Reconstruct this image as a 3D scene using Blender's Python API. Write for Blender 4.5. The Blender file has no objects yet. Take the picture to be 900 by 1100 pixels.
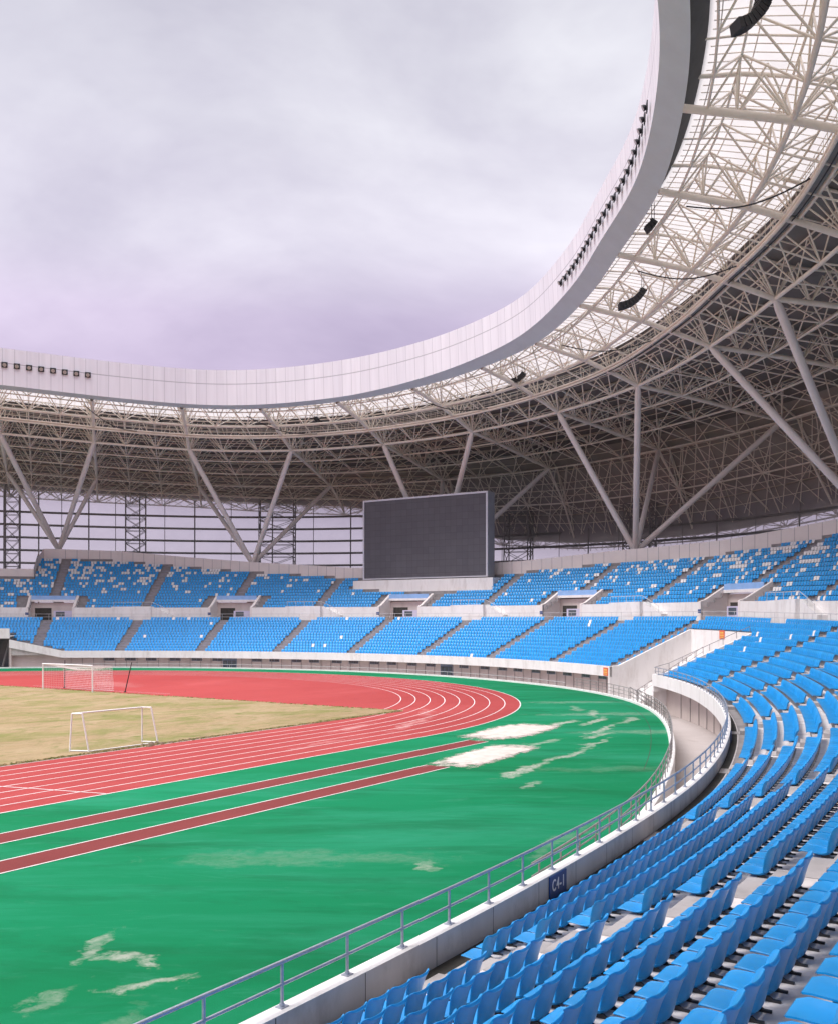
import bpy, math, random
import numpy as np
from mathutils import Vector

random.seed(7)
RNG = np.random.default_rng(11)
SC = bpy.context.scene
COL = SC.collection
R = math.radians

# ------------------------------------------------------------------ camera
CAM = (-47.65, -77.86, 6.766)
YAW = 0.586
cam_data = bpy.data.cameras.new('camera')
cam_data.sensor_fit = 'VERTICAL'
cam_data.sensor_height = 36.0
cam_data.sensor_width = 29.4
cam_data.lens = 1057.6 / 1100 * 36.0
cam_data.shift_y = 115.0 / 1100
cam_data.clip_start = 0.1
cam_data.clip_end = 5000
cam = bpy.data.objects.new('camera', cam_data)
COL.objects.link(cam)
cam.location = CAM
cam.rotation_euler = (R(90), 0, YAW - R(90))
SC.camera = cam

# ------------------------------------------------------------------ sky, sun, exposure
SUN_EL, SUN_AZ = R(56), R(143)          # direction towards the sun (azimuth from +X, anticlockwise)
world = bpy.data.worlds.new('World')
SC.world = world
world.use_nodes = True
wt = world.node_tree
wt.nodes.clear()
def wn(t, **k):
    n = wt.nodes.new(t)
    for a, b in k.items():
        setattr(n, a, b)
    return n
w_out = wn('ShaderNodeOutputWorld')
w_add = wn('ShaderNodeAddShader')
sky = wn('ShaderNodeTexSky', sky_type='NISHITA')
sky.sun_disc = False
sky.sun_elevation = SUN_EL
sky.sun_rotation = R(90) - SUN_AZ
bg_sky = wn('ShaderNodeBackground')
bg_sky.inputs['Strength'].default_value = 0.05 * 0.25
wt.links.new(sky.outputs[0], bg_sky.inputs['Color'])
# the overcast: a cloud layer that is brighter towards the zenith
w_co = wn('ShaderNodeTexCoord')
w_sep = wn('ShaderNodeSeparateXYZ')
wt.links.new(w_co.outputs['Generated'], w_sep.inputs[0])
w_ramp = wn('ShaderNodeValToRGB')
cr = w_ramp.color_ramp
cr.elements[0].position = 0.0
cr.elements[0].color = (0.56, 0.48, 0.61, 1)
cr.elements[1].position = 1.0
cr.elements[1].color = (3.5, 3.42, 3.44, 1)
for p, c in ((0.22, (0.52, 0.42, 0.57)), (0.29, (0.61, 0.52, 0.66)), (0.35, (0.77, 0.73, 0.80)), (0.45, (0.75, 0.735, 0.775)), (0.53, (0.68, 0.67, 0.71)), (0.62, (0.98, 0.96, 0.98)), (0.80, (2.5, 2.44, 2.46))):
    e = cr.elements.new(p)
    e.color = (*c, 1)
wt.links.new(w_sep.outputs['Z'], w_ramp.inputs[0])
w_map = wn('ShaderNodeMapping')
w_map.inputs['Scale'].default_value = (1.0, 1.0, 2.2)
w_map.inputs['Location'].default_value = (3.3959, 4.3504, 1.1366)
wt.links.new(w_co.outputs['Generated'], w_map.inputs[0])
w_noise = wn('ShaderNodeTexNoise')
w_noise.inputs['Scale'].default_value = 1.9
w_noise.inputs['Detail'].default_value = 6
w_noise.inputs['Roughness'].default_value = 0.56
w_noise.inputs['Distortion'].default_value = 0.3
wt.links.new(w_map.outputs[0], w_noise.inputs['Vector'])
w_nr = wn('ShaderNodeValToRGB')
w_nr.color_ramp.elements[0].position = 0.33
w_nr.color_ramp.elements[0].color = (0.74, 0.72, 0.785, 1)
w_nr.color_ramp.elements[1].position = 0.66
w_nr.color_ramp.elements[1].color = (1.14, 1.15, 1.13, 1)
wt.links.new(w_noise.outputs[0], w_nr.inputs[0])
w_mul = wn('ShaderNodeMix', data_type='RGBA', blend_type='MULTIPLY')
w_mul.inputs[0].default_value = 1.0
wt.links.new(w_ramp.outputs[0], w_mul.inputs[6])
wt.links.new(w_nr.outputs[0], w_mul.inputs[7])
w_n2 = wn('ShaderNodeTexNoise')
w_n2.inputs['Scale'].default_value = 6.5
w_n2.inputs['Detail'].default_value = 7
w_n2.inputs['Distortion'].default_value = .5
wt.links.new(w_map.outputs[0], w_n2.inputs['Vector'])
w_r2 = wn('ShaderNodeValToRGB')
w_r2.color_ramp.elements[0].position = .3
w_r2.color_ramp.elements[0].color = (.93, .925, .94, 1)
w_r2.color_ramp.elements[1].position = .7
w_r2.color_ramp.elements[1].color = (1.05, 1.05, 1.045, 1)
wt.links.new(w_n2.outputs[0], w_r2.inputs[0])
w_m2 = wn('ShaderNodeMix', data_type='RGBA', blend_type='MULTIPLY')
w_m2.inputs[0].default_value = 1.0
wt.links.new(w_mul.outputs[2], w_m2.inputs[6])
wt.links.new(w_r2.outputs[0], w_m2.inputs[7])
bg_cl = wn('ShaderNodeBackground')
bg_cl.inputs['Strength'].default_value = 0.86
wt.links.new(w_m2.outputs[2], bg_cl.inputs['Color'])
wt.links.new(bg_sky.outputs[0], w_add.inputs[0])
wt.links.new(bg_cl.outputs[0], w_add.inputs[1])
wt.links.new(w_add.outputs[0], w_out.inputs['Surface'])

sun_d = bpy.data.lights.new('sun', 'SUN')
sun_d.energy = 1.5
sun_d.angle = R(25)
sun_d.color = (1.0, 0.965, 0.93)
sun = bpy.data.objects.new('sun', sun_d)
COL.objects.link(sun)
sd = Vector((math.cos(SUN_EL) * math.cos(SUN_AZ), math.cos(SUN_EL) * math.sin(SUN_AZ), math.sin(SUN_EL)))
sun.rotation_euler = sd.to_track_quat('Z', 'Y').to_euler()
sun.location = (0, 0, 120)

SC.view_settings.view_transform = 'Standard'
SC.view_settings.look = 'None'
SC.view_settings.exposure = 0.43
SC.view_settings.gamma = 1.0
SC.view_settings.use_curve_mapping = False
SC.render.engine = 'CYCLES'
SC.cycles.max_bounces = 7
SC.cycles.diffuse_bounces = 5
SC.cycles.transmission_bounces = 5
SC.cycles.transparent_max_bounces = 10
SC.cycles.use_denoising = True
SC.cycles.sample_clamp_indirect = 6

# ------------------------------------------------------------------ helpers
def catmull(pts, n=40):
    pts = np.array(pts, float)
    out = []
    for i in range(1, len(pts) - 2):
        p0, p1, p2, p3 = pts[i - 1:i + 3]
        t0 = 0
        t1 = t0 + np.linalg.norm(p1 - p0) ** .5
        t2 = t1 + np.linalg.norm(p2 - p1) ** .5
        t3 = t2 + np.linalg.norm(p3 - p2) ** .5
        for t in np.linspace(t1, t2, n, endpoint=False):
            A1 = (t1 - t) / (t1 - t0) * p0 + (t - t0) / (t1 - t0) * p1
            A2 = (t2 - t) / (t2 - t1) * p1 + (t - t1) / (t2 - t1) * p2
            A3 = (t3 - t) / (t3 - t2) * p2 + (t - t2) / (t3 - t2) * p3
            B1 = (t2 - t) / (t2 - t0) * A1 + (t - t0) / (t2 - t0) * A2
            B2 = (t3 - t) / (t3 - t1) * A2 + (t - t1) / (t3 - t1) * A3
            out.append((t2 - t) / (t2 - t1) * B1 + (t - t1) / (t2 - t1) * B2)
    out.append(pts[-2])
    return np.array(out)

class Curve:
    """plan curve of the oval (near straight -> bend -> far straight), s = 0 at the apex of the bend, outward normals"""
    def __init__(s, half, step=.25):
        c = catmull([(x, -y) for x, y in half[:0:-1]] + list(half))
        d = np.r_[0, np.cumsum(np.hypot(*np.diff(c, axis=0).T))]
        n = int(d[-1] / step)
        ss = np.linspace(0, d[-1], n)
        s.p = np.c_[np.interp(ss, d, c[:, 0]), np.interp(ss, d, c[:, 1])]
        k = 37
        ker = np.hanning(k + 2)[1:-1]; ker /= ker.sum()
        s.p = np.c_[np.convolve(np.pad(s.p[:, 0], k // 2, mode='reflect', reflect_type='odd'), ker, 'valid'), np.convolve(np.pad(s.p[:, 1], k // 2, mode='reflect', reflect_type='odd'), ker, 'valid')]
        t = np.gradient(s.p, axis=0)
        k = 25
        ker = np.ones(k) / k
        t = np.c_[np.convolve(np.pad(t[:, 0], k // 2, mode='edge'), ker, 'valid'), np.convolve(np.pad(t[:, 1], k // 2, mode='edge'), ker, 'valid')]
        t /= np.hypot(t[:, 0], t[:, 1])[:, None]
        s.n = np.c_[t[:, 1], -t[:, 0]]
        i0 = np.argmin(np.hypot(s.p[:, 0] - half[0][0], s.p[:, 1]))
        s.s = ss - ss[i0]
    def at(s, v, o=0.0):
        v = np.asarray(v, float)
        n = np.stack([np.interp(v, s.s, s.n[:, 0]), np.interp(v, s.s, s.n[:, 1])], -1)
        n /= np.linalg.norm(n, axis=-1, keepdims=True)
        p = np.stack([np.interp(v, s.s, s.p[:, 0]), np.interp(v, s.s, s.p[:, 1])], -1)
        return p + n * np.asarray(o)[..., None], n
    def pt(s, v, o, z):
        p, n = s.at(float(v), o)
        return np.array([p[0], p[1], z])

BOWL = Curve([(55.5, 0), (52.4, 19.1), (46.3, 32.4), (40.6, 40.6), (33.4, 47.8), (25, 53.6), (15.6, 58.3), (5.5, 62.2), (-5, 65.25), (-17, 67.7), (-30, 68.85), (-42, 69), (-56, 69), (-70, 69), (-84, 69), (-100, 69)])
EDGE = Curve([(62, 0), (60.3, 14), (55.5, 25.5), (44.5, 36.8), (33.6, 45.0), (23.2, 52.4), (10.3, 58.7), (1.8, 61.6), (-10, 64.5), (-25, 66.3), (-42, 67), (-60, 67), (-80, 67), (-100, 67)])

def proj(p):
    """pixel of a world point in the 900 x 1100 photograph (used only to choose which seats stand nearest)"""
    d = np.asarray(p) - np.array(CAM)
    Z = d[..., 0] * math.cos(YAW) + d[..., 1] * math.sin(YAW)
    X = d[..., 0] * math.sin(YAW) - d[..., 1] * math.cos(YAW)
    Zs = np.where(Z > .3, Z, .3)
    return 450 + 1057.6 * X / Zs, 665.1 - 1057.6 * d[..., 2] / Zs, Z

class MB:
    """mesh builder: collects pieces and links them as ONE mesh object"""
    def __init__(s):
        s.v = []; s.f = []; s.m = []; s.n = 0; s.uv = []
    def add(s, verts, quads, mat=0, uv=None):
        verts = np.asarray(verts, float).reshape(-1, 3)
        quads = np.asarray(quads, int)
        s.v.append(verts)
        s.f.append(quads + s.n)
        s.m.append(np.full(len(quads), mat) if np.isscalar(mat) else np.asarray(mat))
        s.uv.append(np.zeros((len(verts), 2)) if uv is None else np.asarray(uv, float))
        s.n += len(verts)
    def box(s, c, size, rot=0.0, mat=0, tilt=0.0):
        x, y, z = np.array(size) / 2
        v = np.array([(-x, -y, -z), (x, -y, -z), (x, y, -z), (-x, y, -z), (-x, -y, z), (x, -y, z), (x, y, z), (-x, y, z)])
        if tilt:
            ct, st = math.cos(tilt), math.sin(tilt)
            v = np.c_[v[:, 0], v[:, 1] * ct - v[:, 2] * st, v[:, 1] * st + v[:, 2] * ct]
        cr_, sr = math.cos(rot), math.sin(rot)
        v = np.c_[v[:, 0] * cr_ - v[:, 1] * sr, v[:, 0] * sr + v[:, 1] * cr_, v[:, 2]] + np.array(c)
        s.add(v, [(0, 3, 2, 1), (4, 5, 6, 7), (0, 1, 5, 4), (1, 2, 6, 5), (2, 3, 7, 6), (3, 0, 4, 7)], mat)
    def hexa(s, b, t, mat=0):
        """box from four bottom and four top corners"""
        s.add(np.r_[np.array(b, float), np.array(t, float)], [(0, 3, 2, 1), (4, 5, 6, 7), (0, 1, 5, 4), (1, 2, 6, 5), (2, 3, 7, 6), (3, 0, 4, 7)], mat)
    def bars(s, A, B, r, n=6, mat=0):
        """straight tubes A[i] -> B[i], radius r"""
        A = np.asarray(A, float).reshape(-1, 3); B = np.asarray(B, float).reshape(-1, 3)
        d = B - A
        L = np.linalg.norm(d, axis=1)
        ok = L > 1e-4
        A, B, d = A[ok], B[ok], d[ok] / L[ok][:, None]
        if len(A) == 0: return
        r = np.broadcast_to(np.asarray(r, float), ok.shape)[ok] if np.ndim(r) else np.full(len(A), float(r))
        up = np.where(np.abs(d[:, 2:3]) > .95, [[1., 0, 0]], [[0, 0, 1.]])
        u = np.cross(d, up); u /= np.linalg.norm(u, axis=1)[:, None]
        w = np.cross(u, d)
        a = np.arange(n) * 2 * math.pi / n + math.pi / n
        ring = u[:, None, :] * np.cos(a)[None, :, None] + w[:, None, :] * np.sin(a)[None, :, None]
        ring = ring * r[:, None, None]
        V = np.concatenate([A[:, None] + ring, B[:, None] + ring], 1).reshape(-1, 3)
        base = (np.arange(len(A)) * 2 * n)[:, None]
        i = np.arange(n); j = (i + 1) % n
        F = np.stack([base + i, base + j, base + j + n, base + i + n], -1).reshape(-1, 4)
        s.add(V, F, mat)
    def tube(s, P, r, n=8, mat=0, closed=False, caps=True):
        """one continuous tube along the points P"""
        P = np.asarray(P, float)
        t = np.gradient(P, axis=0); t /= np.linalg.norm(t, axis=1)[:, None]
        up = np.array([0, 0, 1.]) if np.abs(t[:, 2]).max() < .97 else np.array([1., .13, 0])
        u = np.cross(t, up); u /= np.linalg.norm(u, axis=1)[:, None]
        w = np.cross(u, t)
        a = np.arange(n) * 2 * math.pi / n
        r = np.broadcast_to(np.asarray(r, float), (len(P),))
        V = P[:, None] + (u[:, None] * np.cos(a)[None, :, None] + w[:, None] * np.sin(a)[None, :, None]) * r[:, None, None]
        k = len(P)
        i = np.arange(n); j = (i + 1) % n
        b = (np.arange(k - 1) * n)[:, None]
        F = np.stack([b + i, b + j, b + j + n, b + i + n], -1).reshape(-1, 4)
        s.add(V.reshape(-1, 3), F, mat)
        if caps and n % 2 == 0:
            for e in (0, k - 1):
                q = [(0, m, m + 1, m + 2) for m in range(1, n - 2, 2)]
                s.add(V[e], q, mat)
    def grid(s, P, mat=0, mask=None, uv=None):
        """P[a, b] grid of points -> quads; mat may be per b-segment, mask False leaves a cell out"""
        P = np.asarray(P, float)
        a, b = P.shape[:2]
        idx = np.arange(a * b).reshape(a, b)
        Q = np.stack([idx[:-1, :-1], idx[1:, :-1], idx[1:, 1:], idx[:-1, 1:]], -1)
        M = np.broadcast_to(np.asarray(mat), (a - 1, b - 1))
        if mask is not None:
            Q, M = Q[mask], M[mask]
        s.add(P.reshape(-1, 3), Q.reshape(-1, 4), M.reshape(-1), None if uv is None else np.asarray(uv).reshape(-1, 2))
    def build(s, name, mats, parent=None, smooth=False, auto=None):
        V = np.concatenate(s.v); F = np.concatenate(s.f); M = np.concatenate(s.m); UV = np.concatenate(s.uv)
        me = bpy.data.meshes.new(name)
        me.vertices.add(len(V)); me.vertices.foreach_set('co', V.astype(np.float32).ravel())
        me.loops.add(F.size); me.loops.foreach_set('vertex_index', F.astype(np.int32).ravel())
        me.polygons.add(len(F))
        me.polygons.foreach_set('loop_start', (np.arange(len(F)) * 4).astype(np.int32))
        me.polygons.foreach_set('material_index', M.astype(np.int32))
        for m in (mats if isinstance(mats, (list, tuple)) else [mats]):
            me.materials.append(m)
        if UV.any():
            lay = me.uv_layers.new(name='UVMap')
            lay.data.foreach_set('uv', UV[F.ravel()].astype(np.float32).ravel())
        me.update(calc_edges=True)
        me.validate()
        me.polygons.foreach_set('use_smooth', [bool(smooth)] * len(me.polygons))
        if smooth:
            if smooth != 'all':
                me.set_sharp_from_angle(angle=R(40))
        o = bpy.data.objects.new(name, me)
        COL.objects.link(o)
        if parent is not None:
            o.parent = parent
        return o

def tag(o, label=None, cat=None, group=None, kind=None):
    if label: o['label'] = label
    if cat: o['category'] = cat
    if group: o['group'] = group
    if kind: o['kind'] = kind
    return o
def thing(name, label, cat, loc=(0, 0, 0), group=None):
    o = bpy.data.objects.new(name, None)
    o.empty_display_size = .3
    COL.objects.link(o)
    o.location = loc
    return tag(o, label, cat, group)

# ------------------------------------------------------------------ materials
def material(name, col, rough=.6, var=.12, scale=1.5, bump=0.0, bscale=30, spec=.4, metal=0.0, dirt=None, dirt_amt=0.0, dirt_scale=.6, vstretch=1.0, coords='Object'):
    m = bpy.data.materials.new(name)
    m.use_nodes = True
    nt = m.node_tree
    b = nt.nodes['Principled BSDF']
    b.inputs['Roughness'].default_value = rough
    b.inputs['Metallic'].default_value = metal
    b.inputs['Specular IOR Level'].default_value = spec
    tc = nt.nodes.new('ShaderNodeTexCoord')
    mp = nt.nodes.new('ShaderNodeMapping')
    mp.inputs['Scale'].default_value = (1, 1, vstretch)
    nt.links.new(tc.outputs[coords], mp.inputs[0])
    nz = nt.nodes.new('ShaderNodeTexNoise')
    nz.inputs['Scale'].default_value = scale
    nz.inputs['Detail'].default_value = 6
    nz.inputs['Roughness'].default_value = .62
    nt.links.new(mp.outputs[0], nz.inputs['Vector'])
    rp = nt.nodes.new('ShaderNodeValToRGB')
    rp.color_ramp.elements[0].position = .28
    rp.color_ramp.elements[1].position = .72
    c = np.array(col)
    rp.color_ramp.elements[0].color = (*np.clip(c * (1 - var), 0, 1), 1)
    rp.color_ramp.elements[1].color = (*np.clip(c * (1 + var), 0, 1), 1)
    nt.links.new(nz.outputs[0], rp.inputs[0])
    out = rp.outputs[0]
    if dirt is not None:
        n2 = nt.nodes.new('ShaderNodeTexNoise')
        n2.inputs['Scale'].default_value = dirt_scale
        n2.inputs['Detail'].default_value = 8
        n2.inputs['Roughness'].default_value = .7
        nt.links.new(mp.outputs[0], n2.inputs['Vector'])
        r2 = nt.nodes.new('ShaderNodeValToRGB')
        r2.color_ramp.elements[0].position = .5
        r2.color_ramp.elements[0].color = (0, 0, 0, 1)
        r2.color_ramp.elements[1].position = .75
        r2.color_ramp.elements[1].color = (dirt_amt,) * 3 + (1,)
        nt.links.new(n2.outputs[0], r2.inputs[0])
        mx = nt.nodes.new('ShaderNodeMix'); mx.data_type = 'RGBA'
        nt.links.new(r2.outputs[0], mx.inputs[0])
        nt.links.new(out, mx.inputs[6])
        mx.inputs[7].default_value = (*dirt, 1)
        out = mx.outputs[2]
    nt.links.new(out, b.inputs['Base Color'])
    if bump:
        n3 = nt.nodes.new('ShaderNodeTexNoise')
        n3.inputs['Scale'].default_value = bscale
        n3.inputs['Detail'].default_value = 4
        nt.links.new(tc.outputs[coords], n3.inputs['Vector'])
        bp = nt.nodes.new('ShaderNodeBump')
        bp.inputs['Strength'].default_value = bump
        bp.inputs['Distance'].default_value = .02
        nt.links.new(n3.outputs[0], bp.inputs['Height'])
        nt.links.new(bp.outputs[0], b.inputs['Normal'])
    return m

M = {}
M['seat_blue'] = material('seat_blue', (.005, .32, .76), .34, .07, 9, spec=.5, dirt=(.09, .36, .64), dirt_amt=.55, dirt_scale=6)
M['seat_blue_far'] = material('seat_blue_far', (.008, .315, .73), .30, .16, 1.3, spec=.6)
_nt = M['seat_blue'].node_tree                # every seat has aged a little differently
_oi = _nt.nodes.new('ShaderNodeObjectInfo'); _hs = _nt.nodes.new('ShaderNodeHueSaturation'); _mr = _nt.nodes.new('ShaderNodeMapRange')
_mr.inputs['To Min'].default_value = .84; _mr.inputs['To Max'].default_value = 1.10
_nt.links.new(_oi.outputs['Random'], _mr.inputs['Value']); _nt.links.new(_mr.outputs[0], _hs.inputs['Value'])
_b = _nt.nodes['Principled BSDF']; _src = _b.inputs['Base Color'].links[0].from_socket
_nt.links.new(_src, _hs.inputs['Color']); _nt.links.new(_hs.outputs[0], _b.inputs['Base Color'])
M['seat_white'] = material('seat_white', (.80, .79, .80), .45, .06, 2)
M['steel_dark'] = material('steel_dark', (.035, .035, .04), .5, .3, 8)
M['concrete'] = material('concrete', (.46, .43, .43), .85, .16, 1.1, .25, 40, .3, dirt=(.20, .175, .165), dirt_amt=.65, dirt_scale=.9)
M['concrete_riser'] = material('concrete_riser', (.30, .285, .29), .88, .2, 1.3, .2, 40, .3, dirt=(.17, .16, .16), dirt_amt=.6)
M['stair_grey'] = material('stair_grey', (.30, .29, .33), .8, .15, 1.5)
M['wall_white'] = material('wall_white', (.88, .855, .845), .7, .05, .7, .08, 30, .3, dirt=(.52, .46, .42), dirt_amt=.5, dirt_scale=1.1, vstretch=.3)
M['wall_cream'] = material('wall_cream', (.66, .58, .545), .75, .08, .6, .05, 30, .3, dirt=(.42, .36, .33), dirt_amt=.4, dirt_scale=.5, vstretch=.4)
M['parapet'] = material('parapet', (.86, .80, .78), .75, .05, .8, .05, 30, .3, dirt=(.62, .55, .52), dirt_amt=.35, dirt_scale=.8, vstretch=.4)
M['coping'] = material('coping', (.62, .585, .565), .8, .10, 1.2, .12, 45, .3, dirt=(.30, .27, .25), dirt_amt=.65, dirt_scale=1.1, vstretch=.5)
M['drain'] = material('drain', (.06, .056, .05), .9, .3, 3)
M['glass_dark'] = material('glass_dark', (.10, .12, .14), .15, .3, .5, spec=.6)
M['frame_blue'] = material('frame_blue', (.20, .26, .36), .5, .15, 2)
M['rail'] = material('rail', (.42, .44, .51), .38, .12, 4, metal=.45, dirt=(.16, .15, .15), dirt_amt=.4, dirt_scale=6)
M['rail_brown'] = material('rail_brown', (.34, .31, .31), .5, .2, 3, metal=.3)
M['rail_white'] = material('rail_white', (.62, .60, .61), .5, .1, 3)
M['roof_steel'] = material('roof_steel', (.87, .80, .715), .5, .07, .8, spec=.4, dirt=(.42, .36, .31), dirt_amt=.35, dirt_scale=.7)
M['roof_steel_web'] = material('roof_steel_web', (.86, .785, .70), .55, .15, .8)
M['column_white'] = material('column_white', (.85, .80, .77), .45, .05, .8)
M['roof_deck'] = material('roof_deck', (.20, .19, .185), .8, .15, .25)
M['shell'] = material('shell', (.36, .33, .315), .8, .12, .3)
M['gutter_dark'] = material('gutter_dark', (.035, .04, .045), .7, .3, 1)
M['soffit'] = material('soffit', (.60, .69, .75), .6, .05, .5)
M['black'] = material('black', (.032, .032, .036), .6, .3, 5)
M['speaker_grey'] = material('speaker_grey', (.30, .30, .31), .5, .1, 5)
M['lens'] = material('lens', (.45, .42, .40), .15, .2, 5, spec=.7)
M['facade_steel'] = material('facade_steel', (.27, .26, .255), .6, .2, 1)
M['screen_face'] = material('screen_face', (.135, .130, .146), .9, .06, .35, spec=.12)
_nt = M['screen_face'].node_tree              # LED cabinets: a faint grid of joints
_b = _nt.nodes['Principled BSDF']; _src = _b.inputs['Base Color'].links[0].from_socket
_tc = _nt.nodes.new('ShaderNodeTexCoord'); _mp = _nt.nodes.new('ShaderNodeMapping'); _mp.inputs['Rotation'].default_value = (0, R(90), R(90))
_br = _nt.nodes.new('ShaderNodeTexBrick'); _br.offset = 0; _br.inputs['Scale'].default_value = 1.0
_br.inputs['Brick Width'].default_value = .96; _br.inputs['Row Height'].default_value = .96; _br.inputs['Mortar Size'].default_value = .014
_br.inputs['Color1'].default_value = (1, 1, 1, 1); _br.inputs['Color2'].default_value = (.90, .90, .91, 1); _br.inputs['Mortar'].default_value = (.62, .62, .62, 1)
_mx = _nt.nodes.new('ShaderNodeMix'); _mx.data_type = 'RGBA'; _mx.blend_type = 'MULTIPLY'; _mx.inputs[0].default_value = 1
_nt.links.new(_tc.outputs['Object'], _mp.inputs[0]); _nt.links.new(_mp.outputs[0], _br.inputs['Vector'])
_nt.links.new(_src, _mx.inputs[6]); _nt.links.new(_br.outputs['Color'], _mx.inputs[7]); _nt.links.new(_mx.outputs[2], _b.inputs['Base Color'])
M['screen_frame'] = material('screen_frame', (.60, .60, .66), .4, .05, 1)
M['screen_side'] = material('screen_side', (.27, .28, .31), .5, .08, 1)
M['sign_blue'] = material('sign_blue', (.015, .06, .22), .45, .15, 6)
M['sign_letter'] = material('sign_letter', (.82, .84, .88), .5, .12, 12)
M['sign_orange'] = material('sign_orange', (.80, .16, .08), .5, .1, 6)
M['sign_yellow'] = material('sign_yellow', (.85, .50, .12), .5, .1, 6)
M['panel_blue'] = material('panel_blue', (.30, .50, .84), .4, .1, 1)
M['panel_lilac'] = material('panel_lilac', (.62, .58, .74), .5, .06, 1)
M['goal_white'] = material('goal_white', (.82, .80, .80), .4, .05, 2)
M['net'] = material('net', (.80, .76, .76), .8, .05, 2)
M['pole_black'] = material('pole_black', (.03, .028, .028), .5, .2, 3)
M['line_white'] = material('line_white', (.74, .68, .67), .7, .12, 2.5, dirt=(.55, .32, .30), dirt_amt=.6, dirt_scale=3)
M['asphalt'] = material('asphalt', (.07, .07, .072), .9, .2, .3)
M['sand'] = material('sand', (.66, .575, .525), .95, .12, 1.4, .6, 9, .1, dirt=(.47, .38, .33), dirt_amt=.8, dirt_scale=1.6)
_nt = M['sand'].node_tree                     # grains thin out towards the rim
_uv = _nt.nodes.new('ShaderNodeUVMap'); _sp = _nt.nodes.new('ShaderNodeSeparateXYZ'); _nt.links.new(_uv.outputs[0], _sp.inputs[0])
_tc = _nt.nodes.new('ShaderNodeTexCoord'); _nz = _nt.nodes.new('ShaderNodeTexNoise'); _nz.inputs['Scale'].default_value = 1.5; _nz.inputs['Detail'].default_value = 10; _nz.inputs['Roughness'].default_value = .75
_nt.links.new(_tc.outputs['Object'], _nz.inputs['Vector'])
_m1 = _nt.nodes.new('ShaderNodeMath'); _m1.operation = 'MULTIPLY_ADD'; _m1.inputs[1].default_value = 1.3; _nt.links.new(_nz.outputs[0], _m1.inputs[0]); _nt.links.new(_sp.outputs[0], _m1.inputs[2])
_rp = _nt.nodes.new('ShaderNodeMapRange'); _rp.inputs['From Min'].default_value = 1.32; _rp.inputs['From Max'].default_value = 1.62; _rp.inputs['To Min'].default_value = 1; _rp.inputs['To Max'].default_value = 0
_nt.links.new(_m1.outputs[0], _rp.inputs['Value']); _nt.links.new(_rp.outputs[0], _nt.nodes['Principled BSDF'].inputs['Alpha'])
M['soil'] = material('soil', (.20, .15, .105), .95, .35, 5, .8, 12, .1)

def soft_panel(name, col, trans, transp=0.0, seam=None):
    """thin sheet that lets daylight through"""
    m = bpy.data.materials.new(name); m.use_nodes = True
    nt = m.node_tree; nt.nodes.clear()
    out = nt.nodes.new('ShaderNodeOutputMaterial')
    d = nt.nodes.new('ShaderNodeBsdfDiffuse'); t = nt.nodes.new('ShaderNodeBsdfTranslucent')
    tc = nt.nodes.new('ShaderNodeTexCoord'); nz = nt.nodes.new('ShaderNodeTexNoise')
    nz.inputs['Scale'].default_value = .35; nz.inputs['Detail'].default_value = 5
    nt.links.new(tc.outputs['Object'], nz.inputs['Vector'])
    rp = nt.nodes.new('ShaderNodeValToRGB')
    c = np.array(col)
    rp.color_ramp.elements[0].position = .3; rp.color_ramp.elements[0].color = (*(c * .9), 1)
    rp.color_ramp.elements[1].position = .7; rp.color_ramp.elements[1].color = (*np.clip(c * 1.05, 0, 1), 1)
    nt.links.new(nz.outputs[0], rp.inputs[0])
    nt.links.new(rp.outputs[0], d.inputs[0]); nt.links.new(rp.outputs[0], t.inputs[0])
    mx = nt.nodes.new('ShaderNodeMixShader'); mx.inputs[0].default_value = trans
    nt.links.new(d.outputs[0], mx.inputs[1]); nt.links.new(t.outputs[0], mx.inputs[2])
    last = mx.outputs[0]
    if transp:
        tr = nt.nodes.new('ShaderNodeBsdfTransparent')
        m2 = nt.nodes.new('ShaderNodeMixShader'); m2.inputs[0].default_value = transp
        nt.links.new(last, m2.inputs[1]); nt.links.new(tr.outputs[0], m2.inputs[2])
        last = m2.outputs[0]
    nt.links.new(last, out.inputs[0])
    return m
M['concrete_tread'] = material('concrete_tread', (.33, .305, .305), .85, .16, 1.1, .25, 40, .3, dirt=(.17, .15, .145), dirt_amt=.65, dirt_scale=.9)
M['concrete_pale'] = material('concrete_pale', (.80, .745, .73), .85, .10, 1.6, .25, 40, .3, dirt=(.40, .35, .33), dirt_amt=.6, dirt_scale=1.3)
M['roof_glazing'] = soft_panel('roof_glazing', (.50, .475, .465), .82, .10)
M['facade_glazing'] = soft_panel('facade_glazing', (.80, .76, .82), .70, .55)

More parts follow.
